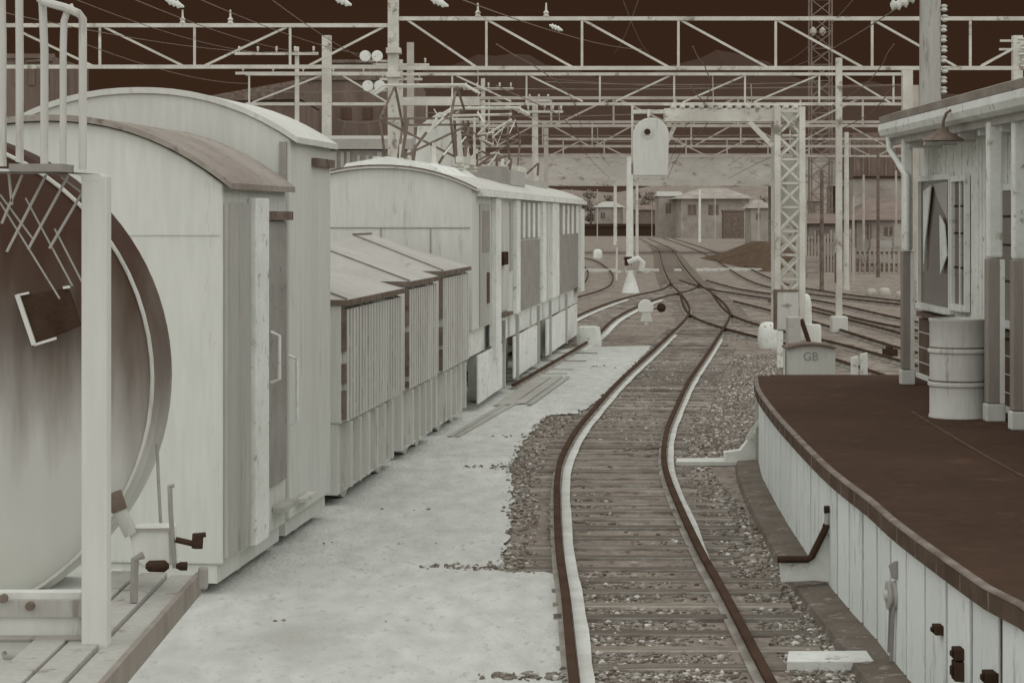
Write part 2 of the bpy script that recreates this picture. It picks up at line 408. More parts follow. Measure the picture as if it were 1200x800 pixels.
_t = track(gp([(560,450),(662,397),(700,370),(748,350),(794,338.5),(802,331)]), 'track leaving the electric locomotive and joining the main line at the points', pitch=.8)
_, ct, ntt = _t; streak(ct, ntt, 1, 45, 74, .13); streak(ct, ntt, -1, 50, 74, .12)
track(gp([(1090,443),(960,404),(888,387),(845,374),(826,362),(815,343)]), 'track crossing the main line towards the grey box on the far side of the platform', pitch=.8)
track(gp([(1250,410),(1057,378),(950,354),(893,345),(848,338),(812,328)]), 'middle of the tracks fanning out to the right behind the concrete based mast', sleepers=False)
track(gp([(1250,372),(1057,354),(950,341),(893,328),(850,305),(822,292),(780,278)]), 'long track curving from the far houses to the right behind the lattice tower', sleepers=False)
track(gp([(1250,440),(1100,410),(1000,382),(930,364),(880,352)]), 'rightmost siding nearest the platform canopy post', sleepers=False)
track(gp([(640,352),(690,338),(703,327),(700,315),(684,304),(660,300)]), 'small far siding curling round beyond the electric locomotive', sleepers=False)

# ballast stones, near part only
def stones():
    ico = bmesh.new(); bmesh.ops.create_icosphere(ico, subdivisions=1, radius=1)
    bv = np.array([v.co[:] for v in ico.verts]); bf = np.array([[v.index for v in f.verts] for f in ico.faces]); ico.free()
    sl_ = np.array(tr['_s']).reshape(-1,2)
    pos = []
    tries = 0
    while len(pos) < 25000 and tries < 420000:
        tries += 1
        y = 12.3+32*random.random()**1.7
        x = mainx(y)+random.uniform(-2.4,2.6)
        if in_pale(x+random.gauss(0,.035),y+random.gauss(0,.10)): continue
        if y < 25 and x > 2.16: continue
        r = x-mainx(y)
        if abs(abs(r)-.6) < .14: continue
        # bare patches where sleepers show between the rails
        dens = .55+.9*mnoise.noise(Vector((x*.9,y*.5,3)))+(.2 if abs(r) > .75 else -.1)
        if 17.5 < y < 27 and abs(r) < .5: dens -= .5
        elif abs(r) < .5: dens -= .12
        if abs(r) < 1.1:
            dy = np.abs(sl_[:,1]-y).min()
            if dy < .10 and random.random() < (.66 if abs(r) < .9 else .5): continue
        if random.random() > dens: continue
        pos.append((x,y))
    for (xa,xb,yy,cnt) in ((490,600,667,150),(533,602,549,90),(560,664,796,150),(576,624,513,40),(674,722,431,30),(640,690,405,40),(360,520,640,6),(430,600,600,8),(200,600,730,5)):
        for k in range(cnt):
            t = random.random()**.7; px_ = xa+(xb-xa)*t
            if mnoise.noise(Vector((px_*.09,yy,0))) < -.12: continue
            q = G(px_, yy+random.gauss(0,.8+1.6*t)*(yy-255)/400); pos.append((q.x,q.y))
    n = len(pos); pos = np.array(pos)
    sc = (.009+.020*rng.random((n,1,1))**2)*rng.uniform(.6,1.2,(n,1,3))*np.array([1.3,.9,.9])
    jit = rng.uniform(.75,1.25,(n,len(bv),1))
    an = rng.uniform(0,6.28,n); ca, sa = np.cos(an), np.sin(an)
    v = bv[None]*jit*sc
    x = v[:,:,0]*ca[:,None]-v[:,:,1]*sa[:,None]; y = v[:,:,0]*sa[:,None]+v[:,:,1]*ca[:,None]
    v = np.stack([x+pos[:,0:1], y+pos[:,1:2], v[:,:,2]*.75+np.array([.021 if in_pale(a,b) else .004 for a,b in pos])[:,None]], -1).reshape(-1,3)
    f = (bf[None]+np.arange(n)[:,None,None]*len(bv)).reshape(-1,3)
    me = bpy.data.meshes.new('ballast'); me.vertices.add(len(v)); me.vertices.foreach_set('co', v.astype(np.float32).ravel())
    me.loops.add(f.size); me.loops.foreach_set('vertex_index', f.astype(np.int32).ravel())
    me.polygons.add(len(f)); me.polygons.foreach_set('loop_start', np.arange(0,f.size,3,dtype=np.int32)); me.polygons.foreach_set('loop_total', np.full(len(f),3,np.int32))
    me.update(); me.validate(); me.materials.append(M['stone'])
    o = bpy.data.objects.new('ballast', me); COL.objects.link(o); o['kind'] = 'stuff'
    tag(o, 'loose brown and pale ballast stones between and beside the rails', 'ballast')
stones()

# ------------------------------------------------------------------ platform
edge_px = [(1330,800),(1200,707),(1160,687),(1060,617),(1022,585),(993,563.5),(968,543),(934,509.5),(908,481),(890,456),(887,440)]
PZ = .95
edge = [Vector((G(x,y,PZ).x, G(x,y,PZ).y, 0)) for x,y in edge_px]
edge = [Vector((2.45,5,0))]+edge
edge = spline(edge, .3)
edge = [p for p in edge if p.y <= 25.32]
PEND = edge[-1].y
nE = normals(edge)
plat = thing('platform', 'dark brown topped railway platform faced with pale concrete slabs', 'platform', (3.5,PEND,0)); del plat['category']; plat['kind'] = 'structure'
mb = MB()
top = [Vector((p.x+.014,p.y,PZ)) for p in edge]+[Vector((14,PEND,PZ)), Vector((14,5,PZ))]
mb.prism(top, (0,0,-.010)); top2 = [Vector((p.x+.16,p.y,PZ-.0105)) for p in edge]+[Vector((14,PEND,PZ-.0105)), Vector((14,5,PZ-.0105))]; mb.prism(top2, (0,0,-.86)); mb.build('deck', 'deck', plat)
mb = MB(); sweep(mb, edge, nE, [(-.03,PZ-.11),(.155,PZ-.11),(.155,PZ-.0125),(-.03,PZ-.0125)]); mb.build('coping', 'coping', plat)
mb = MB(); sweep(mb, edge, nE, [(-.034,PZ-.0095),(.012,PZ-.0095),(.012,PZ+.002),(-.028,PZ+.001)]); mb.build('edge_strip', 'copingl', plat)
mb = MB(); sweep(mb, edge, nE, [(.034,.0),(.155,.0),(.155,PZ-.113),(.034,PZ-.113)]); mb.build('core_wall', 'gap', plat)
mb = MB(); sweep(mb, [p for p in edge if p.y>5], [n for n in nE], [(-.24,.0),(.055,.0),(.055,.075),(-.22,.055)]); mb.build('base_strip', 'base_strip', plat)  # low dark strip along the foot of the platform face
# vertical concrete slabs
acc = 0; k = 0; last = None
segs = []
L0 = [0]
for i in range(1,len(edge)): L0.append(L0[-1]+(edge[i]-edge[i-1]).length)
def at_len(s):
    for i in range(1,len(edge)):
        if L0[i] >= s:
            t = (s-L0[i-1])/(L0[i]-L0[i-1]); return edge[i-1].lerp(edge[i],t), nE[i-1].lerp(nE[i],t)
    return edge[-1], nE[-1]
s = L0[-1]-.02
while s > .7:
    wd = .56; a, na = at_len(s-.030-random.uniform(0,.03)); b, nb = at_len(s-wd+.030)
    mb = MB(); dz = random.uniform(-.006,.006)
    th = random.uniform(0,.006)
    c = [b+nb*(.012+th), b+nb*.033, a+na*.033, a+na*(.012+th)]
    mb.hexa([Vector((p.x,p.y,.03)) for p in c]+[Vector((p.x,p.y,PZ-.113)) for p in c])
    mb.build('facing_slab', 'conc', plat, bevel=.006)
    s -= wd
mb = MB()
for k in range(1,60):
    if k*.56 > L0[-1]-.3: break
    a, na = at_len(L0[-1]-k*.56); mb.bar(Vector((a.x,a.y,PZ-.108))-na*.0315, Vector((a.x,a.y,PZ-.014))-na*.0315, .012, .003)
mb.build('coping_joint', 'copingl', plat)
mb = MB()
for off, w_ in ((1.25,.03),(1.9,.025)):
    seg = [(p,n) for p,n in zip(edge,nE) if 8 < p.y < 21]; vs = []; fs = []
    for i,(p,n) in enumerate(seg):
        q = Vector((p.x,p.y,PZ+.004)); vs += [q+n*off, q+n*(off+w_)]
        if i: fs.append((2*i-2,2*i-1,2*i+1,2*i))
    mb.add(vs, fs)
mb.build('deck_line', 'coping', plat)
# far end face of platform
mb = MB(); mb.box(edge[-1].x+.16, 14, PEND, PEND+.10, PZ-.14, PZ+.004); mb.build('end_kerb', 'coping', plat)

# ------------------------------------------------------------------ things beside the platform
def bracket(px, Y, label, dark):
    base = P(px, 690, Y); base.z = 0
    r = thing('cable_bracket', label, 'bracket', base, 'brackets on the platform face')
    return r
r = bracket(960, 16.2, 'pale step shaped bracket with a bent dark pipe against the platform slabs', True)
pl = [P(x,y,16.2) for x,y in ((914,658),(950,658),(970,622),(974,640),(974,682),(955,680),(916,682))]
mb = MB(); mb.prism(pl, (0,.06,0)); mb.build('plate', 'bright', r, bevel=.004)
mb = MB(); mb.tube([P(x,y,16.17) for x,y in ((911,655),(947,655),(951,652),(967,620),(968.5,614))], .026); mb.build('pipe', 'dark', r, smooth=True)
mb = MB(); mb.tube([P(x,y,16.17) for x,y in ((968.5,616),(970,599))], .022); mb.build('collar', 'grey', r, smooth=True)
mb = MB(); mb.tube([P(x,y,16.17) for x,y in ((966,597),(978,597))], .030); mb.build('pipe_end', 'dark', r, smooth=True)
r = bracket(870, 24.6, 'far pale step shaped bracket by the far corner of the platform', False)
pl = [P(x,y,24.6) for x,y in ((849,530),(868,527),(884,506),(890,506),(892,540),(850,540))]
mb = MB(); mb.prism(pl, (0,.15,0)); mb.build('plate', 'bright', r, bevel=.004)
mb = MB(); mb.box(*sorted((P(886,0,24.55).x,P(890,0,24.55).x)), 24.5,24.6, P(0,540,24.55).z, P(0,470,24.55).z); mb.build('upright', 'grey', r)
mb = MB(); mb.bar(P(875,515,24.5), P(898,480,24.5), .04); mb.build('stay', 'pale', r)
def plank(pts, z, th, m, label, group, name='plank'):
    q = [Vector((p.x,p.y,z)) for p in pts]; mb = MB(); mb.prism(q, (0,0,th))
    o = mb.build(name, m, None, loc=q[0], bevel=.006); return tag(o, label, 'plank', group)
plank([G(922,777,.05),G(1040,777,.05),G(1040,764,.05),G(924,765,.05)], .004, .06, 'bright', 'white beam lying on the ballast against the platform base', 'loose beams by the platform', 'beam')
plank([G(792,541,.05),G(868,541,.05),G(868,536,.05),G(793,537,.05)], .004, .05, 'pale', 'thin pale beam on the ballast by the far platform corner', 'loose beams by the platform', 'beam')
# pulley and clamps on the slabs
def facex(y):
    i = min(range(len(edge)), key=lambda k: abs(edge[k].y-y)); return edge[i].x
Yp = 2600*2.31/450
r = thing('signal_pulley', 'round grey pulley wheel and rods fixed low on the platform slabs', 'pulley', (facex(Yp),Yp,.3))
xf = facex(Yp)+.0
mb = MB(); mb.lathe([(.03,-.05),(.085,-.05),(.085,-.035),(.07,-.03),(.07,-.02),(.085,-.015),(.085,0),(.03,0)], P(1049,697,Yp)+Vector((-.0,0,0)), 'x', 24); mb.build('wheel', 'grey', r, smooth=True)
c = P(1049,697,Yp)
mb = MB(); mb.lathe([(.03,-.07),(.03,.06)], c, 'x', 12); mb.build('hub', 'pale', r)
mb = MB(); mb.bar(c+Vector((-.02,.03,-.05)), c+Vector((-.02,.10,-.36)), .02); mb.bar(c+Vector((-.02,-.05,-.05)), c+Vector((-.02,.02,-.40)), .02); mb.build('rod', 'grey2', r)
mb = MB(); mb.prism([c+Vector((-.02,y,z)) for y,z in ((.12,.16),(-.10,.22),(-.10,.12),(.0,.10))], (.05,0,0)); mb.build('cover', 'grey2', r)
for i,(px,py,hh) in enumerate(((1099.5,737,.05),(1121,765,.06),(1121,785,.10),(1153,793,.06))):
    Y = 2600*2.325/(px-600+6); z = H-(py-HY)/F*Y
    mb = MB(); x = facex(Y)-.0; mb.box(x-.035,x+.03,Y-.05,Y+.05,z-hh/2,z+hh/2); mb.box(x-.05,x-.036,Y-.02,Y+.02,z-hh/4,z+hh/4)
    o = mb.build('cable_clamp', 'dark', None, loc=(x,Y,z), bevel=.006)
    tag(o, ('small dark clamp highest on the platform slab joints','upper of two dark clamps on one slab joint','lower and larger of two dark clamps on one slab joint','dark clamp nearest the camera on the platform slabs')[i], 'clamp', 'dark clamps on the platform face')

# barrel
b0 = P(1123,488,0.0+20.06); b0.z = PZ
r = thing('barrel', 'pale metal drum standing on the platform in front of the window', 'barrel', b0)
R = .265; hh = .89
prof = [(R-.015,0),(R,.0),(R,.02),(R-.008,.03)]
for zc in (.30,.60):
    prof += [(R-.008,zc-.025),(R+.008,zc-.012),(R+.008,zc+.012),(R-.008,zc+.025)]
prof += [(R-.008,hh-.03),(R,hh-.02),(R,hh),(R-.02,hh),(R-.02,hh-.03)]
mb = MB(); mb.lathe(prof, b0, 'z', 40); mb.build('body', 'pale2', r, smooth=True)
for zc in (.33,.63):
    mb = MB(); mb.lathe([(R-.01,zc),(R+.002,zc),(R+.002,zc+.009),(R-.01,zc+.009)], b0, 'z', 40); mb.build('band', 'mid', r, smooth=True)
# ------------------------------------------------------------------ station building with canopy
bl = thing('station_building', 'pale boarded station building with canopy, dark windows and tiled lower wall', 'building', (4.6,25.1,PZ))
WX = 4.60; YF, YN = 25.1, 10.0
mb = MB(); mb.box(WX+.05, 10, YN, YF, PZ, 3.62); mb.build('wall', 'pale', bl)
# lower tiled dado
mb = MB(); mb.box(WX, WX+.05, YN, YF-.02, PZ, 1.62); mb.build('dado', 'brick', bl)
mb = MB()
for z in (1.12,1.29,1.46): mb.box(WX-.006, WX-.001, YN, YF-.02, z, z+.012)
mb.build('tile_joint', 'pale2', bl)
mb = MB(); mb.box(WX-.03, WX+.05, YN, YF-.01, 1.64, 1.70); mb.build('dado_rail', 'mid', bl)
mb = MB(); mb.box(WX-.03, WX-.001, YN, YF, PZ+.001, PZ+.05); mb.build('skirting', 'bright', bl)
# upright boards
mb = MB(); y = YN
while y < YF-.12:
    mb.box(WX+.005+random.uniform(0,.01), WX+.05, y, y+.125, 1.71, 3.60); y += .14
mb.build('boarding', 'bright', bl)
def window(y0, y1, z0, z1, nm, bars=True):
    f = MB(); t = .06
    f.box(WX-.05, WX+.002, y0-t, y0, z0-t, z1+t); f.box(WX-.05, WX+.002, y1, y1+t, z0-t, z1+t)
    f.box(WX-.05, WX+.002, y0, y1, z1, z1+t); f.box(WX-.08, WX+.002, y0, y1, z0-t, z0)
    for k in range(1,nm): 
        yy = y0+(y1-y0)*k/nm; f.box(WX-.03, WX-.006, yy-.018, yy+.018, z0, z1)
    o = f.build('window', 'bright', bl)
    g = MB(); g.box(WX-.012, WX-.004, y0+.002, y1-.002, z0+.002, z1-.002); g.build('pane', 'glass', o)
    g = MB()
    for zz in () if not bars else (z0+(z1-z0)*.30, z0+(z1-z0)*.58, z0+(z1-z0)*.80): g.box(WX-.022, WX-.013, y0+.003, y1-.003, zz-.01, zz+.01)
    if g.f: g.build('glazing_bar', 'dark', o)
    return o
w1 = window(23.15, 24.88, 1.80, 3.15, 1, False)
def WP(px, py):
    Y = F*(WX-.03)/(px-CX); return Vector((WX-.030, Y, H-(py-HY)/F*Y))
for pl_, m_ in (([(1083,224),(1092,217),(1090,240),(1085,285),(1083,318)],'bright'),([(1095,216),(1111,213),(1111,256),(1100,234)],'tarp'),([(1102,252),(1108,264),(1110.5,300),(1103,322)],'bright')):
    cu_ = MB(); cu_.prism([WP(*p) for p in pl_], (-.012,0,0)); cu_.build('pane_reflection', m_, w1)  # flat pieces stand for the reflection in the glass
window(22.35, 22.98, 1.86, 3.12, 2)
window(20.15, 21.0, 1.8, 3.0, 1)
window(17.6, 18.4, 1.8, 3.0, 2)
# canopy: soffit, roof, fascia, gutter
EX = 4.20; CY0, CY1 = 10.0, 24.75
mb = MB(); mb.box(EX+.06, WX+.3, CY0, CY1, 3.60, 3.64); mb.build('soffit', 'pale', bl)
mb = MB(); mb.prism([(EX+.02,CY1,3.72),(10.4,CY1,5.3),(10.4,CY1,5.15),(EX+.02,CY1,3.645)], (0,CY0-CY1,0)); mb.build('roof', 'roofd', bl)
mb = MB(); mb.box(EX+.03, EX+.06, CY0, CY1, 3.56, 3.74); mb.build('fascia', 'grey', bl)
mb = MB(); mb.prism([(EX-.10,CY1+.05,3.87),(EX+.10,CY1+.05,3.93),(EX+.14,CY1+.05,3.76),(EX+.0,CY1+.05,3.745),(EX-.09,CY1+.05,3.80)], (0,CY0-CY1,0)); mb.build('roof_edge', 'roofd', bl)
g = [(EX-.10,3.79),(EX-.105,3.72),(EX-.08,3.66),(EX-.03,3.63),(EX+.028,3.63),(EX+.028,3.742),(EX-.02,3.742)]
mb = MB(); mb.prism([(x,CY1+.08,z) for x,z in g], (0,CY0-CY1-.08,0)); mb.build('gutter', 'bright', bl)
mb = MB(); mb.prism([(EX-.02,CY1+.05,3.60),(EX+.1,CY1+.05,3.745),(10.4,CY1+.05,5.25),(10.4,CY1+.05,5.05),(WX+.6,CY1+.05,3.55)], (0,.05,0)); mb.build('bargeboard', 'pale', bl)
mb = MB()
for yy in np.arange(CY0+.4, CY1, .9): mb.box(EX+.07, WX+.02, yy-.04, yy+.04, 3.50, 3.598)
build_split(mb, 'rafter', 'pale2', bl)
# canopy posts: free standing pieces that belong to the building
for i,(px,py,wd) in enumerate(((1063,450,.11),(1165,493,.13),(1194,503,.115))):
    p = G(px,py,PZ); po = MB()
    po.box(p.x-wd/2,p.x+wd/2,p.y-wd/2,p.y+wd/2,2.395,3.60); a = po.build('post', 'bright', bl, bevel=.02)
    po = MB(); po.box(p.x-wd/2-.008,p.x+wd/2+.008,p.y-wd/2-.008,p.y+wd/2+.008,PZ+.16,2.39); po.build('sleeve', 'postlo', a, bevel=.012)
    po = MB(); po.box(p.x+wd/2-.03,p.x+wd/2+.012,p.y-wd/2-.016,p.y-wd/2-.0085,PZ+.16,2.38); po.build('edge_strip', 'bright', a)
    po = MB(); po.box(p.x-wd/2-.02,p.x+wd/2+.02,p.y-wd/2-.02,p.y+wd/2+.02,PZ,PZ+.155); po.build('foot', 'pale', a, bevel=.01)
p = G(1063,450,PZ)
mb = MB(); mb.tube([(EX-.04,24.5,3.64),(EX-.03,24.5,3.50),(EX+.02,24.4,3.40),(p.x-.06,p.y,3.28),(p.x-.02,p.y-.10,3.20),(p.x-.02,p.y-.10,2.4)], .035, 10); mb.build('downpipe', 'bright', bl, smooth=True)
# lamp
lc = Vector((4.02,20.7,3.50))
r = thing('canopy_lamp', 'enamel lamp with wide brown shade on a swan neck at the canopy gutter', 'lamp', lc)
mb = MB(); mb.lathe([(.02,.09),(.045,.085),(.06,.05),(.12,.02),(.185,-.015),(.20,-.035),(.19,-.035),(.10,.0),(.02,.03)], lc, 'z', 28); mb.build('shade', 'mid', r, smooth=True)
mb = MB(); mb.tube([lc+Vector(v) for v in ((0,0,.08),(.005,.0,.15),(.03,0,.22),(.07,0,.25),(.10,0,.23),(.11,0,.18))], .014, 8); mb.build('swan_neck', 'mid', r, smooth=True)

# ------------------------------------------------------------------ the train on the left: straight line with its right-hand sides on one plane
TA = math.atan(.104); SA, CA = math.sin(TA), math.cos(TA)
def U(Y): return Y/CA
def T(u, v, z=0): return Vector((-3.741*1.0+u*SA+v*CA, u*CA-v*SA, z))
def T2(v,u,z): return T(u,v,z)
def arc(u, half, ze, rise, c=-1.30, n=16, ex=.0):
    return [(c+half*math.sin(t)/math.sin(1.0) if False else c+half*math.cos(math.pi*(1-i/n)), 0) for i,t in enumerate([0]*(n+1))]
def arch_profile(v0, v1, ze, rise, n=18, p=2.2):
    out = []
    for i in range(n+1):
        t = -1+2*i/n; out.append((v0+(v1-v0)*(t+1)/2, ze+rise*(1-abs(t)**p)))
    return out
def body(mb, u0, u1, v0, v1, z0, prof):
    poly = [(v0,z0)]+prof+[(v1,z0)]
    a = [T(u0,v,z) for v,z in poly]; b = T(u1,0,0)-T(u0,0,0)
    mb.prism(a, b)
def roofshell(mb, u0, u1, prof, th):
    a = [T(u0,v,z) for v,z in prof]+[T(u0,v,z-th) for v,z in reversed(prof)]
    mb.prism(a, T(u1,0,0)-T(u0,0,0))
def tb(mb, u0,u1,v0,v1,z0,z1): mb.box(v0,v1,u0,u1,z0,z1, T=T2); return mb
def wheelset(parent, u, r=.42, m='pale2', vs=(-.22,-2.38)):
    for v in vs:
        mb = MB(); n = 24; c = T(u,v,r+.02)
        ax = T(0,1,0)-T(0,0,0); fw = T(1,0,0)-T(0,0,0)
        pts = []
        for off in (-.06,.06):
            for k in range(n):
                t = 2*math.pi*k/n; pts.append(c+ax*off+fw*math.cos(t)*r+Vector((0,0,math.sin(t)*r)))
        fs = [tuple(range(n)), tuple(reversed(range(n,2*n)))]+[(k,(k+1)%n,(k+1)%n+n,k+n) for k in range(n)]
        mb.add(pts, fs); o = mb.build('wheel', m, parent, smooth=True)

# --- van with dark felt roof (nearest of the closed vans)
u0, u1 = U(16.05), U(18.25)
va = thing('goods_van', 'nearer pale van with grey door recess and dark edged arched roof', 'van', T(u0,-1.3,0), 'closed vans of the train')
pr = arch_profile(-2.62,-.02,2.99,.46)
mb = MB(); body(mb, u0, u1, -2.62, -.02, .24, pr); mb.build('body', 'pale', va, bevel=.015)
mb = MB(); roofshell(mb, u0-.06, u1+.0, arch_profile(-2.70,.06,3.0,.50), .045); mb.build('roof', 'roofd', va)
mb = MB(); tb(mb, u0+.02,u0+.78,-.018,.012,.28,2.86); mb.build('corner_panel', 'grey', va, bevel=.004)
mb = MB(); tb(mb, u0+.80,u0+1.26,-.018,.05,.26,2.90); mb.build('door_pillar', 'bright', va, bevel=.01)
d_ = MB(); tb(d_, u0+1.30,u1-.10,-.018,.010,.62,2.72); dd = d_.build('door', 'grey2', va)
mb = MB(); tb(mb, u0+1.28,u1,-.018,.045,2.73,2.80); mb.build('door_hood', 'mid', va)
for uu, z0_, z1_ in ((u0+1.45,1.45,1.85),(u1-.06,1.05,1.62)):
    mb = MB(); mb.tube([T(uu,.02,z0_),T(uu,.09,z0_+.03),T(uu,.09,z1_-.03),T(uu,.02,z1_)], .014); mb.build('handrail', 'bright', va, smooth=True)
mb = MB(); tb(mb, u0+.03,u1-.03,-2.5,-.07,.10,.235); mb.build('underframe', 'pale', va)  # pale to imitate the inverted shade under the van
mb = MB(); tb(mb, u1-.55,u1+.02,-.01,.09,.40,.44); mb.build('footboard', 'grey', va)
wheelset(va, (u0+u1)/2)
mb = MB()
for z in (2.62,): tb(mb, u0-.008,u0-.001,-2.60,-.04,z,z+.004)
mb.build('end_board_joint', 'pale2', va)
# --- taller van
u0, u1 = U(18.45), U(20.25)
vb = thing('goods_van', 'taller plain pale van with high arched roof behind the dark roofed van', 'van', T(u0,-1.3,0), 'closed vans of the train')
pr = arch_profile(-2.62,-.02,3.40,.40)
mb = MB(); body(mb, u0, u1, -2.62, -.02, .24, pr); mb.build('body', 'pale', vb, bevel=.02)
mb = MB(); roofshell(mb, u0-.03, u1+.03, arch_profile(-2.66,.04,3.42,.42), .05); mb.build('roof', 'pale', vb)
mb = MB(); tb(mb, u0-.03,u0-.002,-.11,-.05,3.05,3.38); mb.build('rain_strip', 'grey2', vb)
mb = MB(); tb(mb, u0+.9,u1-.06,-.018,.03,3.20,3.27); mb.build('door_hood', 'mid', vb)
mb = MB(); tb(mb, u0+.03,u1-.03,-2.5,-.07,.10,.235); mb.build('underframe', 'pale', vb)  # coloured pale as inverted shade below the body
mb = MB(); tb(mb, u0+.2,u0+.7,-.01,.07,.36,.39); mb.build('footboard', 'pale2', vb)
wheelset(vb, (u0+u1)/2)
# --- three low covered wagons
def low_wagon(Ya, Yb, label, zt=1.95, ridge=2.36, gate=True):
    u0, u1 = U(Ya), U(Yb)
    r = thing('covered_wagon', label, 'wagon', T(u0,-1.3,0), 'low covered wagons of the train')
    mb = MB(); tb(mb, u0,u1,-2.50,-.06,.80,zt-.02); mb.build('body', 'pale', r, bevel=.01)
    n = int((u1-u0)/.17)
    st = MB(); gp_ = MB()
    for i in range(n):
        a = u0+(u1-u0)*i/n
        wd = (u1-u0)/n
        tb(st, a+wd*.30, a+wd, -.058, -.012, .82, zt-.06)
        if random.random() < (.9 if i < 4 or Ya > 24.8 else .55):
            zz = zt-.05
            while zz > .85:
                h_ = random.uniform(.18,.55); tb(gp_, a+.003, a+wd*.27, -.058, -.016, max(.84,zz-h_), zz); zz -= h_+random.uniform(.02,.12)
    st.build('staves', 'pale2', r); gp_.build('gap_board', 'mid', r)
    mb = MB(); tb(mb, u0-.03,u1+.03,-2.56,.02,zt-.02,zt+.03); mb.build('cover_rim', 'mid', r)
    # tarpaulin: low hipped ridge
    a0, a1 = T(u0-.02,-2.54,zt+.032), T(u0-.02,.0,zt+.032); b0_, b1 = T(u1+.02,-2.54,zt+.032), T(u1+.02,.0,zt+.032)
    m0, m1 = T(u0+.75,-1.28,ridge), T(u1-.5,-1.28,ridge)
    mb = MB(); mb.add([a0,a1,b1,b0_,m0,m1], [(0,1,4),(1,2,5,4),(2,3,5),(3,0,4,5),(3,2,1,0)]); mb.build('tarpaulin', 'tarp', r)
    mb = MB(); mb.tube([m0+Vector((0,0,.015)),m1+Vector((0,0,.015))], .012); mb.tube([a1+Vector((0,0,.01)),m0+Vector((0,0,.012))], .007); mb.build('ridge_rope', 'mid', r)
    mb = MB(); tb(mb, u0+.02,u1-.02,-2.4,-.10,.12,.795); mb.build('underframe', 'pale', r)  # paleness stands in for inverted shade under the wagon
    mb = MB()
    for i in range(int((u1-u0)/.5)):
        a = u0+.2+i*.5; tb(mb, a,a+.10,-.10,.0,.18,.80)
    build_split(mb, 'bracket', 'pale2', r)
    for uu in (u0+.7,u1-.7): wheelset(r, uu)
low_wagon(21.0, 24.45, 'nearest low wagon with a grey tarpaulin and staved side, just behind the tall van', 1.94, 2.36)
low_wagon(24.95, 27.25, 'middle low wagon under a tarpaulin with dark gaps between its side staves', 2.0, 2.44)
low_wagon(27.75, 30.4, 'far low wagon under a tarpaulin coupled against the electric locomotive', 2.05, 2.52)

# --- electric locomotive
u0, u1 = U(30.9), U(51.9)
lo = thing('electric_locomotive', 'pale electric locomotive with grey side panels and two pantographs', 'locomotive', T(u0,-1.3,0))
pr = arch_profile(-2.62,-.02,3.14,.30)
mb = MB(); body(mb, u0, u1, -2.62, -.02, 1.16, pr); mb.build('body', 'pale', lo, bevel=.02)
mb = MB(); roofshell(mb, u0-.08, u1+.05, arch_profile(-2.68,.04,3.16,.32), .04); mb.build('roof', 'pale2', lo)
mb = MB(); roofshell(mb, u0-.09, u0-.085+.02, arch_profile(-2.69,.05,3.165,.325), .02); mb.build('roof_lip', 'mid', lo)
mb = MB(); tb(mb, u0+.4,u1,-.016,.10,3.05,3.13); mb.build('gutter', 'bright', lo)
mb = MB(); tb(mb, u0-.012,u0-.001,-2.58,-.06,2.60,2.615)
for v in (-2.1,-1.32,-.62): tb(mb, u0-.012,u0-.001,v,v+.015,1.2,2.6)
mb.build('end_panel_joint', 'grey2', lo)
mb = MB(); mb.prism([T(u0+.5,v,z) for v,z in ((-2.0,3.36),(-1.9,3.52),(-1.3,3.62),(-.7,3.52),(-.4,3.30))], T(4.2,0,0)-T(0,0,0)); mb.build('roof_cover', 'bright', lo, smooth=True)
def Yv(px): return 3.741/(.104-(px-600)/F)       # station on the side plane seen at this column
def us(px): return U(Yv(px))
# doors / pillars / windows on the right side
def side(name, p0, p1, z0, z1, m, dv=.02, parent=lo):
    mb = MB(); tb(mb, us(p0), us(p1), -.018, dv, z0, z1); return mb.build(name, m, parent, bevel=.004)
cd = side('cab_door', 563, 574, 1.2, 2.95, 'grey', .004)
side('door_window', 564.5, 573, 2.25, 2.85, 'grey2', .010, cd)
side('door_handle', 570, 571.2, 1.5, 1.95, 'mid', .04, cd)
side('pillar', 577, 583, .65, 3.04, 'bright', .06)
side('cab_panel', 584, 596, 1.3, 2.95, 'pale2', .012)
side('lamp_box', 585, 590, 2.02, 2.22, 'dark', .08)
side('step', 585, 594, 1.22, 1.27, 'mid', .10)
side('grille', 598, 601, 1.9, 3.0, 'grey', .008)
side('pillar', 602.5, 607, 1.18, 3.04, 'bright', .045)
side('side_panel', 608, 632, 1.18, 2.36, 'grey2', .012)
side('pillar', 634, 638, 1.18, 3.04, 'bright', .04)
side('pillar', 640, 643, 1.18, 3.04, 'pale2', .03)
side('pillar', 645, 653, 1.18, 3.04, 'bright', .045)
side('side_panel', 655, 677, 1.18, 2.42, 'grey2', .012)
side('pillar', 678.5, 682.5, 1.05, 2.95, 'bright', .05)
for a, b, n in ((609,632,4),(656,677,4)):
    f = side('window', a, b, 2.40, 3.02, 'grey2', .006)
    for k in range(n):
        p = a+(b-a)*(k+.55)/n; side('mullion', p, p+(b-a)/n*.38, 2.40, 3.01, 'bright', .022, f)
# underframe and bogie skirts, bright to paint in the inverted shade beneath
mb = MB(); tb(mb, u0+.2,u1-.1,-2.5,-.12,.78,1.155); mb.build('underframe', 'bright', lo)
for a, b in ((560,592),(602,632),(640,676)):
    side('bogie', a, b, .12, .80, 'bright', -.0+.01)
for px in (588,604,629,643,662):
    mb = MB(); tb(mb, us(px), us(px)+.14, .0,.05,.10,1.15); build_split(mb, 'hanger', 'grey', lo)
for uu in np.linspace(u0+2,u1-1.5,6): wheelset(lo, float(uu), .45)
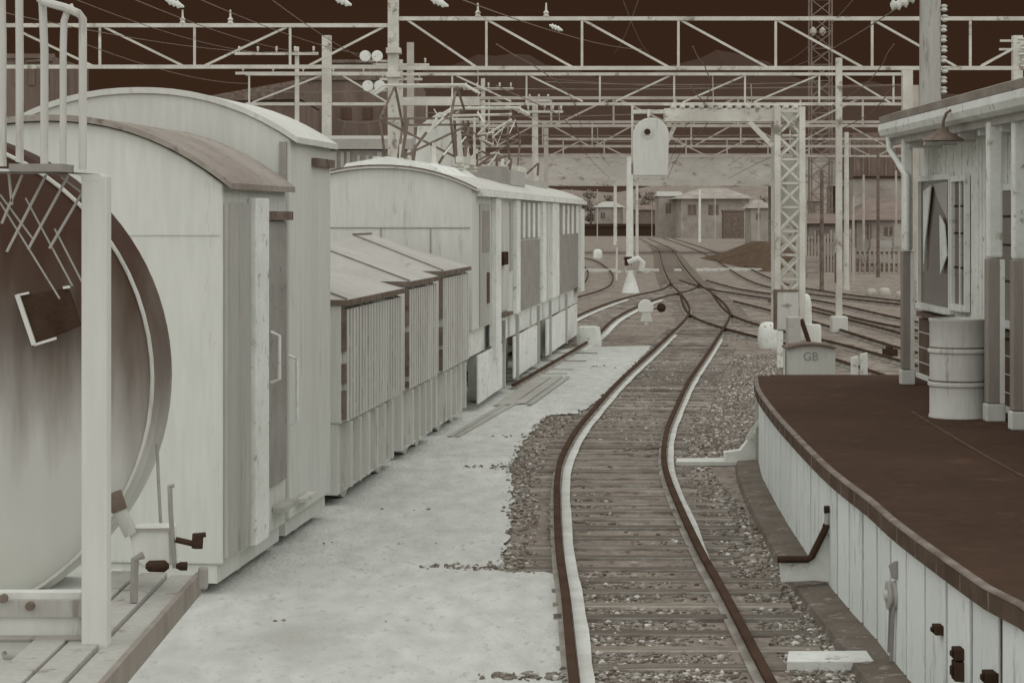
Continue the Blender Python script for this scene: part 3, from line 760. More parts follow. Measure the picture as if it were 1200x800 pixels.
# pantographs and roof gear
def panto(uc, z0, hgt, span, parent):
    r = MB(); hd = MB()
    for v in (-1.85,-.75):
        knee1 = T(uc-span/2,v,z0+hgt*.5); knee2 = T(uc+span/2,v,z0+hgt*.5)
        f1 = T(uc-span*.28,v,z0); f2 = T(uc+span*.28,v,z0); t = T(uc,v*.9-.13,z0+hgt)
        for a, b in ((f1,knee1),(f2,knee2),(knee1,t),(knee2,t)): r.tube([a,b], .021, 6)
    for uu, zz in ((uc-span/2,z0+hgt*.5),(uc+span/2,z0+hgt*.5)): r.tube([T(uu,-1.85,zz),T(uu,-.75,zz)], .020, 6)
    r.tube([T(uc-span/2,-1.85,z0+hgt*.5),T(uc-span*.28,-.75,z0)], .02, 6); r.tube([T(uc+span/2,-.75,z0+hgt*.5),T(uc+span*.28,-1.85,z0)], .02, 6)
    po = r.build('pantograph', 'mid', parent)
    for du in (-.18,.18):
        hd.tube([T(uc+du,-2.15,z0+hgt-.12),T(uc+du,-1.95,z0+hgt),T(uc+du,-.65,z0+hgt),T(uc+du,-.45,z0+hgt-.12)], .025, 6)
    hd.build('collector_head', 'steel', po)
    b = MB(); tb(b, uc-span*.4,uc+span*.4,-2.0,-1.9,z0-.10,z0); tb(b, uc-span*.4,uc+span*.4,-.7,-.6,z0-.10,z0)
    for du in (-span*.35,span*.35):
        for v in (-1.95,-.65): b.lathe([(.05,-.22),(.09,-.20),(.05,-.17),(.09,-.15),(.05,-.12),(.05,-.09)], T(uc+du,v,z0), 'z', 10)
    b.build('base_frame', 'steel', po)
panto(U(35.2), 3.70, 1.15, 2.3, lo)
panto(U(43.5), 3.75, 1.15, 2.5, lo)
mb = MB(); tb(mb, U(37.5),U(38.5),-1.2,-.35,3.30,3.62); mb.build('roof_box', 'grey2', lo)
mb = MB(); tb(mb, U(38.6),U(41.2),-1.25,-.3,3.32,3.58); tb(mb, U(46),U(48.2),-1.4,-.5,3.34,3.52); build_split(mb, 'resistor_box', 'tarp', lo)
mb = MB(); mb.prism([T(U(39.0),v,z) for v,z in ((-2.1,3.4),(-2.0,4.35),(-1.6,4.62),(-1.3,4.5),(-1.2,3.4))], T(.5,0,0)-T(0,0,0)); mb.build('arrester_cabinet', 'pale2', lo, bevel=.03)
mb = MB()
for px0, py0, px1, py1, Y in ((471,185,478,140,33),(480,182,500,155,33.5),(484,190,487,170,34),(508,150,527,133,35),(514,192,535,158,36),(535,192,532,130,36.5),(548,150,575,172,37),
                              (558,196,580,180,39),(582,198,583,178,40),(566,192,597,182,41),(597,204,599,186,42),(615,206,630,192,46),(630,206,631,191,47)):
    a, b = P(px0,py0,Y), P(px1,py1,Y); mb.tube([a,b], .024, 6)
build_split(mb, 'roof_strut', 'brown', lo)
rs = random.Random(5)
mb = MB()
for k in range(22):
    x = rs.uniform(515,600); y = rs.uniform(138,186); Y = rs.uniform(33,44); dx = rs.choice((-1,1))*rs.uniform(4,22); dy = rs.uniform(-22,22)
    mb.tube([P(x,y,Y),P(x+dx,min(194,y+dy),Y+.2)], rs.uniform(.008,.014), 6)
build_split(mb, 'lead', 'steel', lo)
mb = MB()
for px0, py0, px1, py1, Y in ((487,172,507,150,34),(507,150,520,138,34),(505,152,512,138,34),(520,136,600,134,36),(525,140,560,140,36),(570,158,600,140,38),(545,196,560,175,38),(556,138,556,190,37),(585,178,568,200,40),(598,188,586,202,42)):
    mb.tube([P(px0,py0,Y),P(px1,py1,Y)], .022, 6)
for u_, v_ in ((34,-1.0),(34.6,-1.6),(36.5,-.8),(37.4,-1.9),(41.9,-.8),(45.2,-1.2)):
    mb.lathe([(.05,0),(.10,.02),(.05,.06),(.10,.09),(.05,.13),(.10,.16),(.04,.20),(.03,.5)], T(U(u_),v_,3.4), 'z', 10)
build_split(mb, 'insulator', 'steel', lo)

# ------------------------------------------------------------------ big drum on a flat wagon, nearest on the left
dr = thing('drum_wagon', 'flat wagon end at far left with ladder frame, lattice and large dark round drum', 'wagon', (-2.9,9.5,0))
DC = Vector((-2.883,0,1.98))
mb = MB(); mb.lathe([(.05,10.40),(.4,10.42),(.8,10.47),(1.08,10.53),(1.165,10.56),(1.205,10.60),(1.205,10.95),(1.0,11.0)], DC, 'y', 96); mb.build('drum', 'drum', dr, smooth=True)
mb = MB(); n = 72; mb.tube([DC+Vector((1.172*math.cos(t),10.555,1.172*math.sin(t))) for t in np.linspace(0,2*math.pi,n)], .010, 6); mb.build('weld_ring', 'pale2', dr, smooth=True)
mb = MB(); mb.prism([P(x,y,10.33) for x,y in ((22,347),(78,337),(93,382),(43,402))], (0,.06,0)); pb = mb.build('name_plate', 'dark', dr)
mb = MB(); mb.bar(P(20,345,10.32), P(40,404,10.32), .020); mb.bar(P(40,404,10.32), P(66,396,10.32), .012); mb.bar(P(20,346,10.32), P(34,343,10.32), .010); mb.bar(P(74,337,10.32), P(82,336,10.32), .012); mb.build('plate_rim', 'pale', pb)
Yq = 9.0
mb = MB(); a = P(98,0,Yq).x; b = P(128,0,Yq).x
mb.box(a,b,Yq-.05,Yq+.05,.80,P(0,206,Yq).z); mb.build('post', 'pale', dr, bevel=.006)
mb = MB(); z1 = P(0,194,Yq).z; z0 = P(0,210,Yq).z
mb.prism([P(x,y,Yq-.051) for x,y in ((-260,186),(118,203),(120,212),(100,214),(94,206),(80,203),(40,203),(-260,200))], (0,.10,0)); mb.build('top_rail', 'pale', dr, bevel=.004)
mb = MB(); mb.box(P(30,0,Yq).x,P(90,0,Yq).x,Yq-.3,Yq-.06,z1-.03,z1+.0); mb.build('step_plate', 'grey2', dr)
for i,(pts) in enumerate(([(3,195),(3,60),(1,-60)],[(23,190),(23,60),(22,-60)],[(52,192),(52,60),(50,8),(46,-30)],[(74,194),(74,60),(75,25),(80,10),(86,8)],[(97,198),(97,60),(97,22),(92,16),(76,9),(50,2),(46,-2)])):
    mb = MB(); mb.tube([P(x,y,Yq-.02*i) for x,y in pts], .0145 if i in (3,) else .0165, 8); mb.build('ladder_rail', 'pale2', dr, smooth=True)
mb = MB()
for x0,y0,x1,y1 in ((26,205,2,262),(54,205,8,295),(80,206,33,292),(95,228,58,291),(10,200,14,240)): mb.tube([P(x0,y0,Yq+.02),P(x1,y1,Yq+.02)], .006, 6)
for x0,y0,x1,y1 in ((0,228,40,282),(0,237,70,350),(72,208,96,226),(30,232,85,335),(64,268,96,330)): mb.tube([P(x0,y0,Yq+.04),P(x1,y1,Yq+.04)], .004, 6)
mb.build('lattice', 'grey', dr)
# headstock, deck, running boards and brake gear
mb = MB(); mb.box(-4.3,P(98,0,9.1).x,9.06,9.14,.55,1.22); mb.build('headstock', 'pale', dr)
mb = MB(); mb.box(-4.3,P(104,0,9.05).x,9.035,9.058,P(0,722,9.05).z,P(0,702,9.05).z); mb.build('buffer_beam', 'grey', dr)
mb = MB(); mb.tube([P(-200,748,9.02),P(104,748,9.02)], .014); mb.build('draw_rod', 'grey2', dr, smooth=True)
mb = MB(); mb.tube([P(5,765,9.04),P(5,770,8.98),P(34,771,8.98),P(34,765,9.04)], .010); mb.build('handle', 'grey2', dr, smooth=True)
mb = MB()
for px,py in ((5,700),(36,709),(88,768)): mb.lathe([(.018,-.03),(.018,0)], P(px,py,9.03), 'y', 8)
build_split(mb, 'bolt', 'mid', dr)
mb = MB(); mb.box(-4.2,-1.96,9.15,11.2,.72,.98); mb.build('deck', 'pale', dr)
mb = MB(); mb.box(-4.1,-1.98,9.3,11.1,.35,.715); mb.build('underframe', 'pale2', dr)
for k,(x0,x1,dz) in enumerate(((-1.94,-1.81,.02),(-1.80,-1.67,.012),(-1.655,-1.53,.0))):
    mb = MB(); mb.box(x0,x1,7.6,10.75,.98+dz,1.02+dz); mb.build('running_board', 'grey', dr, bevel=.004)
mb = MB(); mb.box(-1.53,-1.505,7.6,10.75,.93,1.035); mb.build('board_edge', 'postlo', dr)
mb = MB(); q = 10.2; mb.prism([P(x,y,q) for x,y in ((150,621),(198,621),(200,662),(172,668),(158,655))], (0,.25,0)); mb.build('gear_box', 'pale', dr, bevel=.01)
mb = MB(); mb.bar(P(152,620.5,q-.01),P(198,620,q-.01),.012); mb.build('box_lip', 'grey2', dr)
mb = MB(); mb.tube([P(132,577,q),P(140,598,q)], [.042,.038], 12); mb.build('lever_grip', 'mid', dr, smooth=True)
mb = MB(); mb.tube([P(140,598,q),P(154,626,q)], .034, 12); mb.build('lever', 'grey', dr, smooth=True)
mb = MB(); mb.tube([P(184,520,q+.4),P(186,570,q+.4),P(189,625,q+.4)], .008); mb.tube([P(204,569,q),P(199,569,q),P(200,600,q),P(203,640,q),P(205,665,q)], .011); mb.tube([P(168,650,q-.3),P(158,655,q-.3),P(157,705,q-.3)], .018); build_split(mb, 'brake_rod', 'grey2', dr, smooth=True)
mb = MB(); mb.tube([P(206,632,q),P(228,637,q)], .014); mb.tube([P(232,625,q),P(231,642,q)], .026); mb.tube([P(232,627,q),P(241,626,q)], .012); mb.build('coupling_hook', 'dark', dr, smooth=True)
mb = MB(); mb.lathe([(.012,-.055),(.026,-.04),(.028,.03),(.012,.05)], P(185,663,q-.1), 'x', 16); mb.lathe([(.010,-.03),(.02,-.01),(.02,.02)], P(214,663,q-.1), 'x', 12); mb.build('knob', 'dark', dr, smooth=True)
mb = MB(); mb.bar(P(238,664,q+.1), P(238,690,q+.1), .045); mb.build('buffer', 'grey2', dr, bevel=.012)
for yy in (10.2,):
    for x in (-2.2,-3.9):
        mb = MB(); mb.lathe([(.1,-.06),(.42,-.06),(.42,.06),(.1,.06)], (x,yy,.43), 'x', 28); mb.build('wheel', 'pale2', dr, smooth=True)

# ------------------------------------------------------------------ overhead line gantries
def gantry(Y, label, spans, masts, m='steel', cw=.105, bw=.072):
    r = thing('overhead_gantry', label, 'gantry', P(masts[0][0],300,Y)*1.0, 'overhead line gantries')
    r.location.z = 0; r['_o'] = (r.location.x, r.location.y, 0)
    for (x0,x1,yt,yb,verts,diags) in spans:
        mb = MB()
        mb.bar(P(x0,yt,Y),P(x1,yt,Y),cw); mb.bar(P(x0,yb,Y),P(x1,yb,Y),cw)
        for x in verts: mb.bar(P(x,yt,Y),P(x,yb,Y),bw*.9)
        for a,b,c,d_ in diags: mb.bar(P(a,b,Y+.02),P(c,d_,Y+.02),bw*.85)
        mb.build('truss', m, r)
    for (x,yt,wd) in masts:
        p = P(x,yt,Y); mb = MB(); mb.box(p.x-wd/2,p.x+wd/2,Y-wd/2,Y+wd/2,0,p.z); mb.box(p.x-wd*.62,p.x+wd*.62,Y-wd*.62,Y+wd*.62,0,.35)
        mb.build('mast', m, r)
    return r
def zig(x0, x1, step, yt, yb, flip=0):
    out = []; x = x0; k = flip
    while x+step*.97 <= x1+1:
        out.append((x+3,yt,x+step-3,yb) if k % 2 == 0 else (x+3,yb,x+step-3,yt)); x += step; k += 1
    return out
vr = [475,570,682,795,909,1022,1137,1250,1364,1478]
g1 = gantry(60, 'nearest overhead gantry, its truss highest across the picture', [
    (466,1500,22,80,vr[1:], [(475,22,560,80),(572,24,671,79),(684,24,784,79),(798,24,899,79),(911,24,1011,79),(1024,24,1122,79),(1148,79,1246,24),(1252,24,1360,79),(1366,24,1474,79)]),
    (-320,456,30,78.5,[-216,-105,6,117,228,340], [(25,38,110,78),(122,32,216,78),(238,78,336,32),(362,77,455,29),(-100,32,0,78),(-210,32,-110,78)])],
    [(461,-40,.29),(1500,10,.3),(-320,10,.3)])
mb = MB()
for x in (214,270,560,640): mb.lathe([(.03,0),(.09,.05),(.05,.09),(.08,.14),(.03,.2),(.02,.4)], P(x,29 if x<460 else 21,60), 'z', 10)
build_split(mb, 'insulator', 'steel', g1)
mb = MB()
for zy in (60,88): mb.box(P(453,0,60).x,P(470,0,60).x,59.7,60.3,P(0,zy+3,60).z,P(0,zy-3,60).z)
build_split(mb, 'collar', 'steel', g1)
g2 = gantry(80, 'second overhead gantry, resting left on the stout mast with crossarms', [
    (288,1068,87,122,[292,530,617,703,790,873,960,1047], [(296,120,378,88),(402,89,454,120),(535,89,599,119),(621,89,683,119),(721,119,785,89),(800,120,872,89),(883,120,957,89),(989,88,1044,121)])],
    [(383,42,.33),(1063,80,.36)])
mb = MB(); mb.bar(P(455,119,79.9),P(562,119,79.9),.28,.3); mb.build('bracket', 'steel', g2)
g3 = gantry(97, 'third overhead gantry, hung on the mast behind the locomotive roof', [(478,1072,115,147.5,list(range(500,1070,73)), zig(500,1072,73,115,147.5,1))], [(481,50,.30),(1072,100,.3)], 'steelf', .13, .09)
g4 = gantry(124, 'fourth overhead gantry above the pale road bridge', [(488,1080,143,171.5,list(range(520,1080,58)), zig(520,1080,58,143,171.5,0))], [(494,120,.3),(1080,130,.3)], 'steelf', .14, .09)
g5 = gantry(150, 'overhead gantry seen between the bridge and the farthest truss', [(640,1090,163,183,list(range(660,1090,48)), zig(640,1090,48,163,183,1))], [(640,150,.3),(1090,150,.3)], 'steelf', .14, .09)
# free mast with concrete foot on the right
p = G(983,390)
r = thing('mast', 'slim pale mast on a square concrete foot right of the lattice tower', 'mast', p, 'single masts of the yard')
mb = MB(); mb.box(p.x-.072,p.x+.072,p.y-.072,p.y+.072,.36,P(0,68,p.y).z); mb.build('shaft', 'steel', r)
mb = MB(); mb.box(p.x-.19,p.x+.19,p.y-.19,p.y+.19,0,.40); mb.build('foot', 'pale', r, bevel=.03)
mb = MB(); mb.box(p.x-.09,p.x-.074,p.y-.09,p.y+.09,1.2,1.9); mb.build('plate', 'mid', r)
def mast(px, ytop, ybase, wd, label, m='steel', z=0):
    p = G(px, ybase, z); r = MB(); t = P(0,ytop,p.y).z
    r.tube([(p.x,p.y,z-.02),(p.x,p.y,z+.3),(p.x,p.y,t)], [wd*.62,wd*.5,wd*.42], 12)
    o = r.build('mast', m, None, loc=p, smooth=True); return tag(o, label, 'mast', 'single masts of the yard')
mast(738, 184, 303, .50, 'stout white mast standing directly under the hanging signal disc', 'bright')
mast(746.5, 215, 306, .20, 'thin pale mast close right of the stout white mast')
mast(721, 205, 287, .36, 'pale mast between the locomotive end and the stout white mast')
mast(820, 222, 284, .30, 'white post in front of the far pale roofed house', 'bright')
mast(992, 155, 340, .20, 'pale mast just right of the slim mast with concrete foot')
mast(963, 200, 342, .16, 'dark brown post between the lattice tower and the slim mast', 'mid')
mast(1029, 175, 325, .16, 'dark thin post before the tiled house on the right', 'mid')
mast(700, 222, 283, .14, 'thinnest far post beside the locomotive end', 'steelf')
mast(670, 222, 290, .14, 'far thin post just over the rear of the locomotive roof', 'steelf')
# thick mast rising behind the canopy
pm = Vector((490/F*31,31,0))
r = thing('mast', 'thick grey mast rising behind the canopy roof with white insulators', 'mast', pm, 'single masts of the yard')
mb = MB(); mb.tube([pm,pm+Vector((0,0,6.2))], [.17,.145], 20); mb.build('shaft', 'grey', r, smooth=True)
mb = MB()
for k in range(9):
    z = P(0,10+k*12,31).z; mb.lathe([(.02,-.05),(.055,-.03),(.03,0),(.055,.03),(.02,.05)], pm+Vector((.175+.02*random.random(),-.05,z)), 'z', 10)
build_split(mb, 'insulator', 'pale', r)
mb = MB()
for x_, y_ in ((1050,6),(1058,3),(1066,-2)): mb.lathe([(.02,-.08),(.08,-.05),(.05,0),(.08,.05),(.02,.08)], P(x_,y_,31), 'x', 12)
mb.bar(P(1044,8,31),P(1080,-4,31),.03); build_split(mb, 'side_insulator', 'pale', r)
# insulator post right edge
pq = P(1192,60,70); 
r = thing('insulator_post', 'pale post with a cluster of insulators above the canopy at the right edge', 'post', (pq.x,70,0))
mb = MB(); mb.box(pq.x-.15,pq.x+.15,69.85,70.15,0,P(0,42,70).z); mb.build('shaft', 'steel', r)
mb = MB(); mb.bar(P(1172,48,70),P(1192,48,70),.07); mb.bar(P(1171,58,70),P(1192,58,70),.07); mb.bar(P(1150,77,70),P(1188,57,70),.07); mb.build('arm', 'steel', r)
mb = MB()
for k in range(5): mb.lathe([(.05,-.1),(.16,-.06),(.08,0),(.16,.06),(.05,.1)], P(1199+random.uniform(-2,2),48+k*7,69.9), 'z', 10)
build_split(mb, 'insulator', 'pale', r)

# crossarm poles with telephone wires
def pole(px, Y, ytop, arms, label, wd=.2, m='steel', post=True):
    p = P(px,300,Y); p.z = 0
    r = thing('utility_pole', label, 'pole', p, 'poles with crossarms')
    mb = MB(); mb.tube([p, Vector((p.x,Y,P(0,ytop,Y).z))], [wd*.6,wd*.42], 10); mb.build('shaft', m, r, smooth=True)
    for (x0,x1,y,n) in arms:
        mb = MB(); mb.bar(P(x0,y,Y-.15),P(x1,y,Y-.15),.09,.11); a = mb.build('crossarm', m, r)
        mb = MB()
        for i in range(n): mb.lathe([(.015,0),(.02,.08),(.05,.10),(.04,.17),(.06,.20),(.02,.26)], P(x0+(x1-x0)*(i+.25)/(n-.5),y-1,Y-.15), 'z', 8)
        mb.build('insulator', m, a)
    return r
pole(348, 88, 55, [(275,373,63,5),(276,470,86,6)], 'telephone pole with two long crossarms above the vans on the left')
pole(566, 112, 92, [(543,602,104,5)], 'slender pole with one crossarm between the gantries over the pantographs', .25)
pole(627, 105, 114, [(607,660,131,6),(618,645,118,3)], 'pole with two crossarms rising behind the locomotive roof', .32)
pole(470, 98, 70, [(437,503,76,4),(445,495,93,4)], 'short armed pole close behind the mast over the locomotive', .2)
# paired round floodlights on the left
for i,(x,y) in enumerate(((435,66),(438,101))):
    p = P(x,y,59.5)
    r = thing('floodlight', ('upper pair of white round floodlights beside the central mast','lower pair of white round floodlights beside the central mast')[i], 'floodlight', p, 'paired floodlights')
    for dx in (-.16,.16):
        mb = MB(); mb.lathe([(.05,.15),(.13,.08),(.155,0),(.14,-.04),(.02,-.05)], p+Vector((dx,0,0)), 'y', 20); mb.build('lamp_head', 'bright', r, smooth=True)
    mb = MB(); mb.bar(p+Vector((-.2,.16,-.1)),Vector((P(461,0,60).x,60,p.z-.1)),.05); mb.build('arm', 'steel', r)

# ------------------------------------------------------------------ signal gantry: lattice tower with arm and hanging signal
YT = 50.0
tw = thing('signal_gantry', 'lattice steel tower with a heavy arm reaching left over the track', 'signal gantry', P(923,400,YT)*1.0)
tw.location.z = 0; tw['_o'] = (tw.location.x, YT, 0)
xa, xb = P(906,0,YT).x, P(941,0,YT).x; zt = P(0,126,YT).z
mb = MB()
for x in (xa+.06,xb-.06):
    for y in (YT-.3,YT+.3): mb.box(x-.065,x+.065,y-.065,y+.065,0,zt)
build_split(mb, 'leg', 'steel', tw)
mb = MB(); nz = 9
for face in (YT-.31, YT+.31):
    for i in range(nz):
        za = .3+(zt-.4)*i/nz; zb = .3+(zt-.4)*(i+1)/nz
        mb.bar((xa+.06,face,za),(xb-.06,face+.012,zb),.055); mb.bar((xa+.06,face+.02,zb),(xb-.06,face+.024,za),.055); mb.bar((xa,face+.03,zb),(xb,face+.03,zb),.05)
mb.build('lacing', 'steel', tw)
mb = MB(); mb.box(xa+.14,xb-.14,YT-.05,YT+.05,P(0,214,YT).z,P(0,190,YT).z); mb.box(xa+.1,xb-.1,YT-.06,YT+.06,P(0,262,YT).z,P(0,215,YT).z+.0-.02); mb.build('panel', 'pale2', tw)
mb = MB(); mb.box(P(778,0,YT).x,xb+.03,YT-.16,YT+.16,P(0,143,YT).z,P(0,127.5,YT).z); mb.build('arm', 'steel', tw, bevel=.01)
mb = MB(); mb.bar(P(878,143,YT-.2),P(905,171,YT-.2),.11); mb.build('brace', 'steel', tw)
mb = MB()
for i in range(14): mb.box(P(786+i*11,0,YT).x,P(791+i*11,0,YT).x,YT-.2,YT+.2,P(0,127,YT).z,P(0,124,YT).z)
mb.bar(P(778,122.5,YT),P(942,122.5,YT),.05); mb.build('hand_rail', 'steel', tw)
mb = MB(); mb.bar(P(741,122,YT),P(741,205,YT),.05); mb.bar(P(741,131,YT),P(780,131,YT),.09); mb.bar(P(776,143,YT),P(776,175,YT),.05); mb.bar(P(792,145,YT),P(779,172,YT),.09); build_split(mb, 'hanger', 'steel', tw)
sg = thing('railway_signal', 'pale round topped signal board with one dark lens hanging from the gantry arm', 'signal', P(763,205,YT))
mb = MB(); poly = []
c = P(763,159,YT-.25); rr = 21*YT/F
for i in range(19):
    t = math.pi*i/18; poly.append(c+Vector((rr*math.cos(t),0,rr*math.sin(t))))
poly += [P(741,206,YT-.25)+Vector((.03,0,0)), P(784,206,YT-.25)-Vector((.03,0,0))]
mb.prism(poly, (0,.12,0)); mb.build('board', 'pale', sg, bevel=.02)
mb = MB(); mb.lathe([(.14,.0),(.13,.02),(.02,.02)], P(759,155,YT-.27), 'y', 24); mb.build('lens_hood', 'pale2', sg, smooth=True)
mb = MB(); mb.lathe([(.068,-.03),(.068,.01)], P(758.5,154.5,YT-.30), 'y', 20); mb.build('lens', 'dark', sg)
mb = MB(); mb.box(P(748,0,YT).x,P(780,0,YT).x,YT-.12,YT+.25,P(0,206,YT).z,P(0,180,YT).z); mb.bar(P(760,138,YT-.18),P(760,128,YT-.1),.06); mb.build('case', 'pale2', sg, bevel=.03)

# ground equipment round the tower foot
def lump(px0, px1, yt, yb, label, cat, name, m='bright', depth=.4, sh=(1,1), group='white trackside boxes'):
    Y = GY(yb); x0, x1 = P(px0,0,Y).x, P(px1,0,Y).x; h = P(0,yt,Y).z; c = (x0+x1)/2; hw = (x1-x0)/2
    mb = MB(); n = 20
    prof = [(.95,0),(1,.12),(.98,.5),(.9,.75),(.7,.92),(.35,.99),(.05,1.0)] if sh == (1,1) else sh
    for r_, z_ in prof:
        for k in range(n):
            t = 2*math.pi*k/n; ct, st = math.cos(t), math.sin(t)
            e = .62; ct = math.copysign(abs(ct)**e, ct); st = math.copysign(abs(st)**e, st)
            mb.v.append(Vector((c+hw*r_*ct, Y+depth/2*r_*st, h*z_)))
    for i in range(len(prof)-1):
        for k in range(n): mb.f.append((i*n+k,i*n+(k+1)%n,(i+1)*n+(k+1)%n,(i+1)*n+k))
    mb.f.append(tuple(range(n))); mb.f.append(tuple((len(prof)-1)*n+k for k in range(n)))
    o = mb.build(name, m, None, loc=(c,Y,0), smooth=True); return tag(o, label, cat, group)
lump(675,705,382,405,'white box shaped point motor at the edge of the pale ground by the locomotive','point motor','point_motor', depth=.5, sh=[(1,0),(1,.15),(.92,.7),(.85,.95),(.6,1.0),(.05,1.0)])
lump(888,912,377,408,'lumpy white point motor at the left foot of the lattice tower','point motor','point_motor', depth=.5)
lump(938,951,344,384,'narrow rounded white cover right of the grey cabinet at the tower foot','cover','trackside_cover', depth=.35)
lump(695,706,292,303,'small white box on the ground beyond the locomotive end','box','trackside_box', depth=.6)
lump(944,962,380,406,'pale box right of the dark slanted lever','box','trackside_box', depth=.4, m='pale', sh=[(1,0),(1,.9),(.9,1.0),(.05,1.0)])
for i,(x0,x1,yt,yb) in enumerate(((1015,1027,338,346),(1030,1043,337,347),(1050,1058,341,349))):
    lump(x0,x1,yt,yb,('low white box left of two on the far right tracks','low white box right of two on the far right tracks','low white box nearest the canopy post on the far tracks')[i],'box','trackside_box', m='steelf', depth=.6)
# dwarf signal
p = G(758,381)
ds = thing('dwarf_signal', 'low white dwarf signal with rounded head between the tracks', 'dwarf signal', p)
mb = MB(); poly = []; Y = p.y; c = P(757,361,Y)
for i in range(15):
    t = math.pi*i/14; poly.append(c+Vector((9*Y/F*math.cos(t),0,10*Y/F*math.sin(t))))
poly += [P(749,366,Y),P(765,366,Y)]
mb.prism(poly, (0,.2,0)); mb.build('head', 'bright', ds, bevel=.02)
mb = MB(); mb.prism([P(x,y,Y) for x,y in ((753,366.5),(762,366.5),(765,377),(751,377))], (0,.22,0)); mb.box(P(755,0,Y).x,P(760,0,Y).x,Y+.02,Y+.15,0,P(0,376,Y).z); mb.build('base', 'pale', ds, bevel=.01)
mb = MB(); mb.lathe([(.02,-.02),(.10,0),(.12,.02)], P(775,360.5,Y), 'y', 14); mb.bar(P(764,362,Y+.05),P(776,361,Y+.05),.03); mb.build('side_lamp', 'dark', ds)
# points indicator on conical stand
p = G(739,343)
pi_ = thing('points_indicator', 'white conical stand with a dark lamp top and arms beside the far points', 'points indicator', p)
Y = p.y
mb = MB(); mb.lathe([(.33,0),(.30,.08),(.20,.45),(.12,.75),(.10,.82)], (p.x,Y,0), 'z', 16); mb.build('stand', 'bright', pi_, smooth=True)
mb = MB(); mb.box(p.x-.22,p.x+.05,Y-.12,Y+.12,1.0,1.32); mb.lathe([(.12,0),(.16,.04),(.05,.10)], P(735,304,Y), 'z', 12); mb.build('lamp', 'dark', pi_, bevel=.02)
mb = MB(); mb.tube([P(736,308,Y-.15),P(748,303,Y-.15),P(753,308,Y-.15),P(751,318,Y-.15)], .12, 10); mb.build('hood', 'pale', pi_, smooth=True)
mb = MB(); mb.bar(P(722,318,Y),P(760,319,Y),.10); mb.bar(P(723,290,Y),P(722.5,328,Y),.07); mb.bar(P(733,306,Y),P(733,320,Y),.06); mb.build('arm', 'steel', pi_)
# cable trough across
tro = MB(); q0, q1 = G(684,318.5), G(722,318.5)
tro.box(q0.x,q1.x,q0.y-.3,q0.y+.3,0,.14); tag(tro.build('cable_trough', 'pale', None, loc=q0), 'short pale cable trough left of the conical points indicator', 'cable trough', 'pale cable troughs across the tracks')
tro = MB(); q0, q1 = G(755,318), G(893,317)
nseg = 16
for i in range(nseg):
    a = q0.lerp(q1,i/nseg); b = q0.lerp(q1,(i+.93)/nseg)
    if min(abs(a.x-mainx(a.y)-.565),abs(a.x-mainx(a.y)+.565)) < .3: continue
    tro.box(a.x,b.x,a.y-.35,a.y+.35,0,.10+.05*random.random())
tag(tro.build('cable_trough', 'pale', None, loc=q0), 'long pale cable trough crossing under the rails towards the lattice tower', 'cable trough', 'pale cable troughs across the tracks')
# relay cabinet at tower foot
Y = 44.5
cb = thing('relay_cabinet', 'tall pale relay cabinet with a dark edged top in front of the tower', 'cabinet', P(921,418,Y))
mb = MB(); x0, x1 = P(909,0,Y).x, P(934,0,Y).x; z0_, z1_ = P(0,386,Y).z, P(0,341,Y).z
mb.box(x0,x1,Y-.2,Y+.2,z0_,z1_); mb.build('case', 'pale2', cb, bevel=.02)
mb = MB(); mb.box(x0-.015,x1+.015,Y-.22,Y+.22,z1_+.001,z1_+.03); mb.box(x0-.025,x0-.001,Y-.205,Y+.2,z0_,z1_); mb.build('hood', 'mid', cb)
mb = MB(); mb.box(P(920,0,Y).x,P(923,0,Y).x,Y-.225,Y-.202,P(0,359,Y).z,P(0,355,Y).z); mb.box(P(915,0,Y).x,P(926,0,Y).x,Y-.215,Y-.203,P(0,357.6,Y).z,P(0,356.6,Y).z); mb.build('latch', 'grey2', cb)
mb = MB(); mb.box(x0+.05,x0+.13,Y-.1,Y+.1,0,z0_-.002); mb.box(x1-.13,x1-.05,Y-.1,Y+.1,0,z0_-.002); build_split(mb, 'leg', 'pale', cb)
lv = thing('lever_frame', 'grey box with a dark slanted lever between the cabinet and the lettered box', 'lever', P(930,430,40))
mb = MB(); Y = 40; mb.box(P(922,0,Y).x,P(937,0,Y).x,Y-.15,Y+.15,0,P(0,371,Y).z); mb.build('case', 'tarp', lv, bevel=.02)
mb = MB(); mb.bar(P(939,374,Y-.1),P(949,404,Y-.1),.075); mb.build('lever', 'dark', lv)
mb = MB(); mb.bar(P(914,388,Y-.3),P(914,430,Y-.3),.10); mb.build('stake', 'bright', lv)
# lettered box beyond the platform end
Y = 27.5
gb = thing('equipment_box', 'pale arched box lettered GB standing beyond the platform end', 'equipment box', P(950,515,Y)*1.0)
gb.location.z = 0; gb['_o'] = (gb.location.x, Y, 0)
def archpoly(x0, x1, ys, yt, yb, Y, n=12):
    out = [P(x0,yb,Y)]
    for i in range(n+1):
        t = i/n; out.append(P(x0+(x1-x0)*t, ys-(ys-yt)*(1-(2*t-1)**2), Y))
    return out+[P(x1,yb,Y)]
mb = MB(); mb.prism(archpoly(922.5,979,409,404.5,514,Y), (0,.4,0)); mb.build('case', 'pale', gb, bevel=.008)
mb = MB()
for i in range(12):
    a = archpoly(921,980,409,404.5,514,Y-.02); mb.bar(a[i+1]+Vector((0,.2,.012)), a[i+2]+Vector((0,.2,.012)), .46, .022)
mb.bar(P(921,409,Y-.015),P(921,512,Y-.015),.014); mb.build('lid', 'mid', gb)
cu = bpy.data.curves.new('lettering', 'FONT'); cu.body = 'GB'; cu.size = .145; cu.align_x = 'CENTER'; cu.align_y = 'CENTER'; cu.extrude = .002
to = bpy.data.objects.new('tmp', cu); COL.objects.link(to)
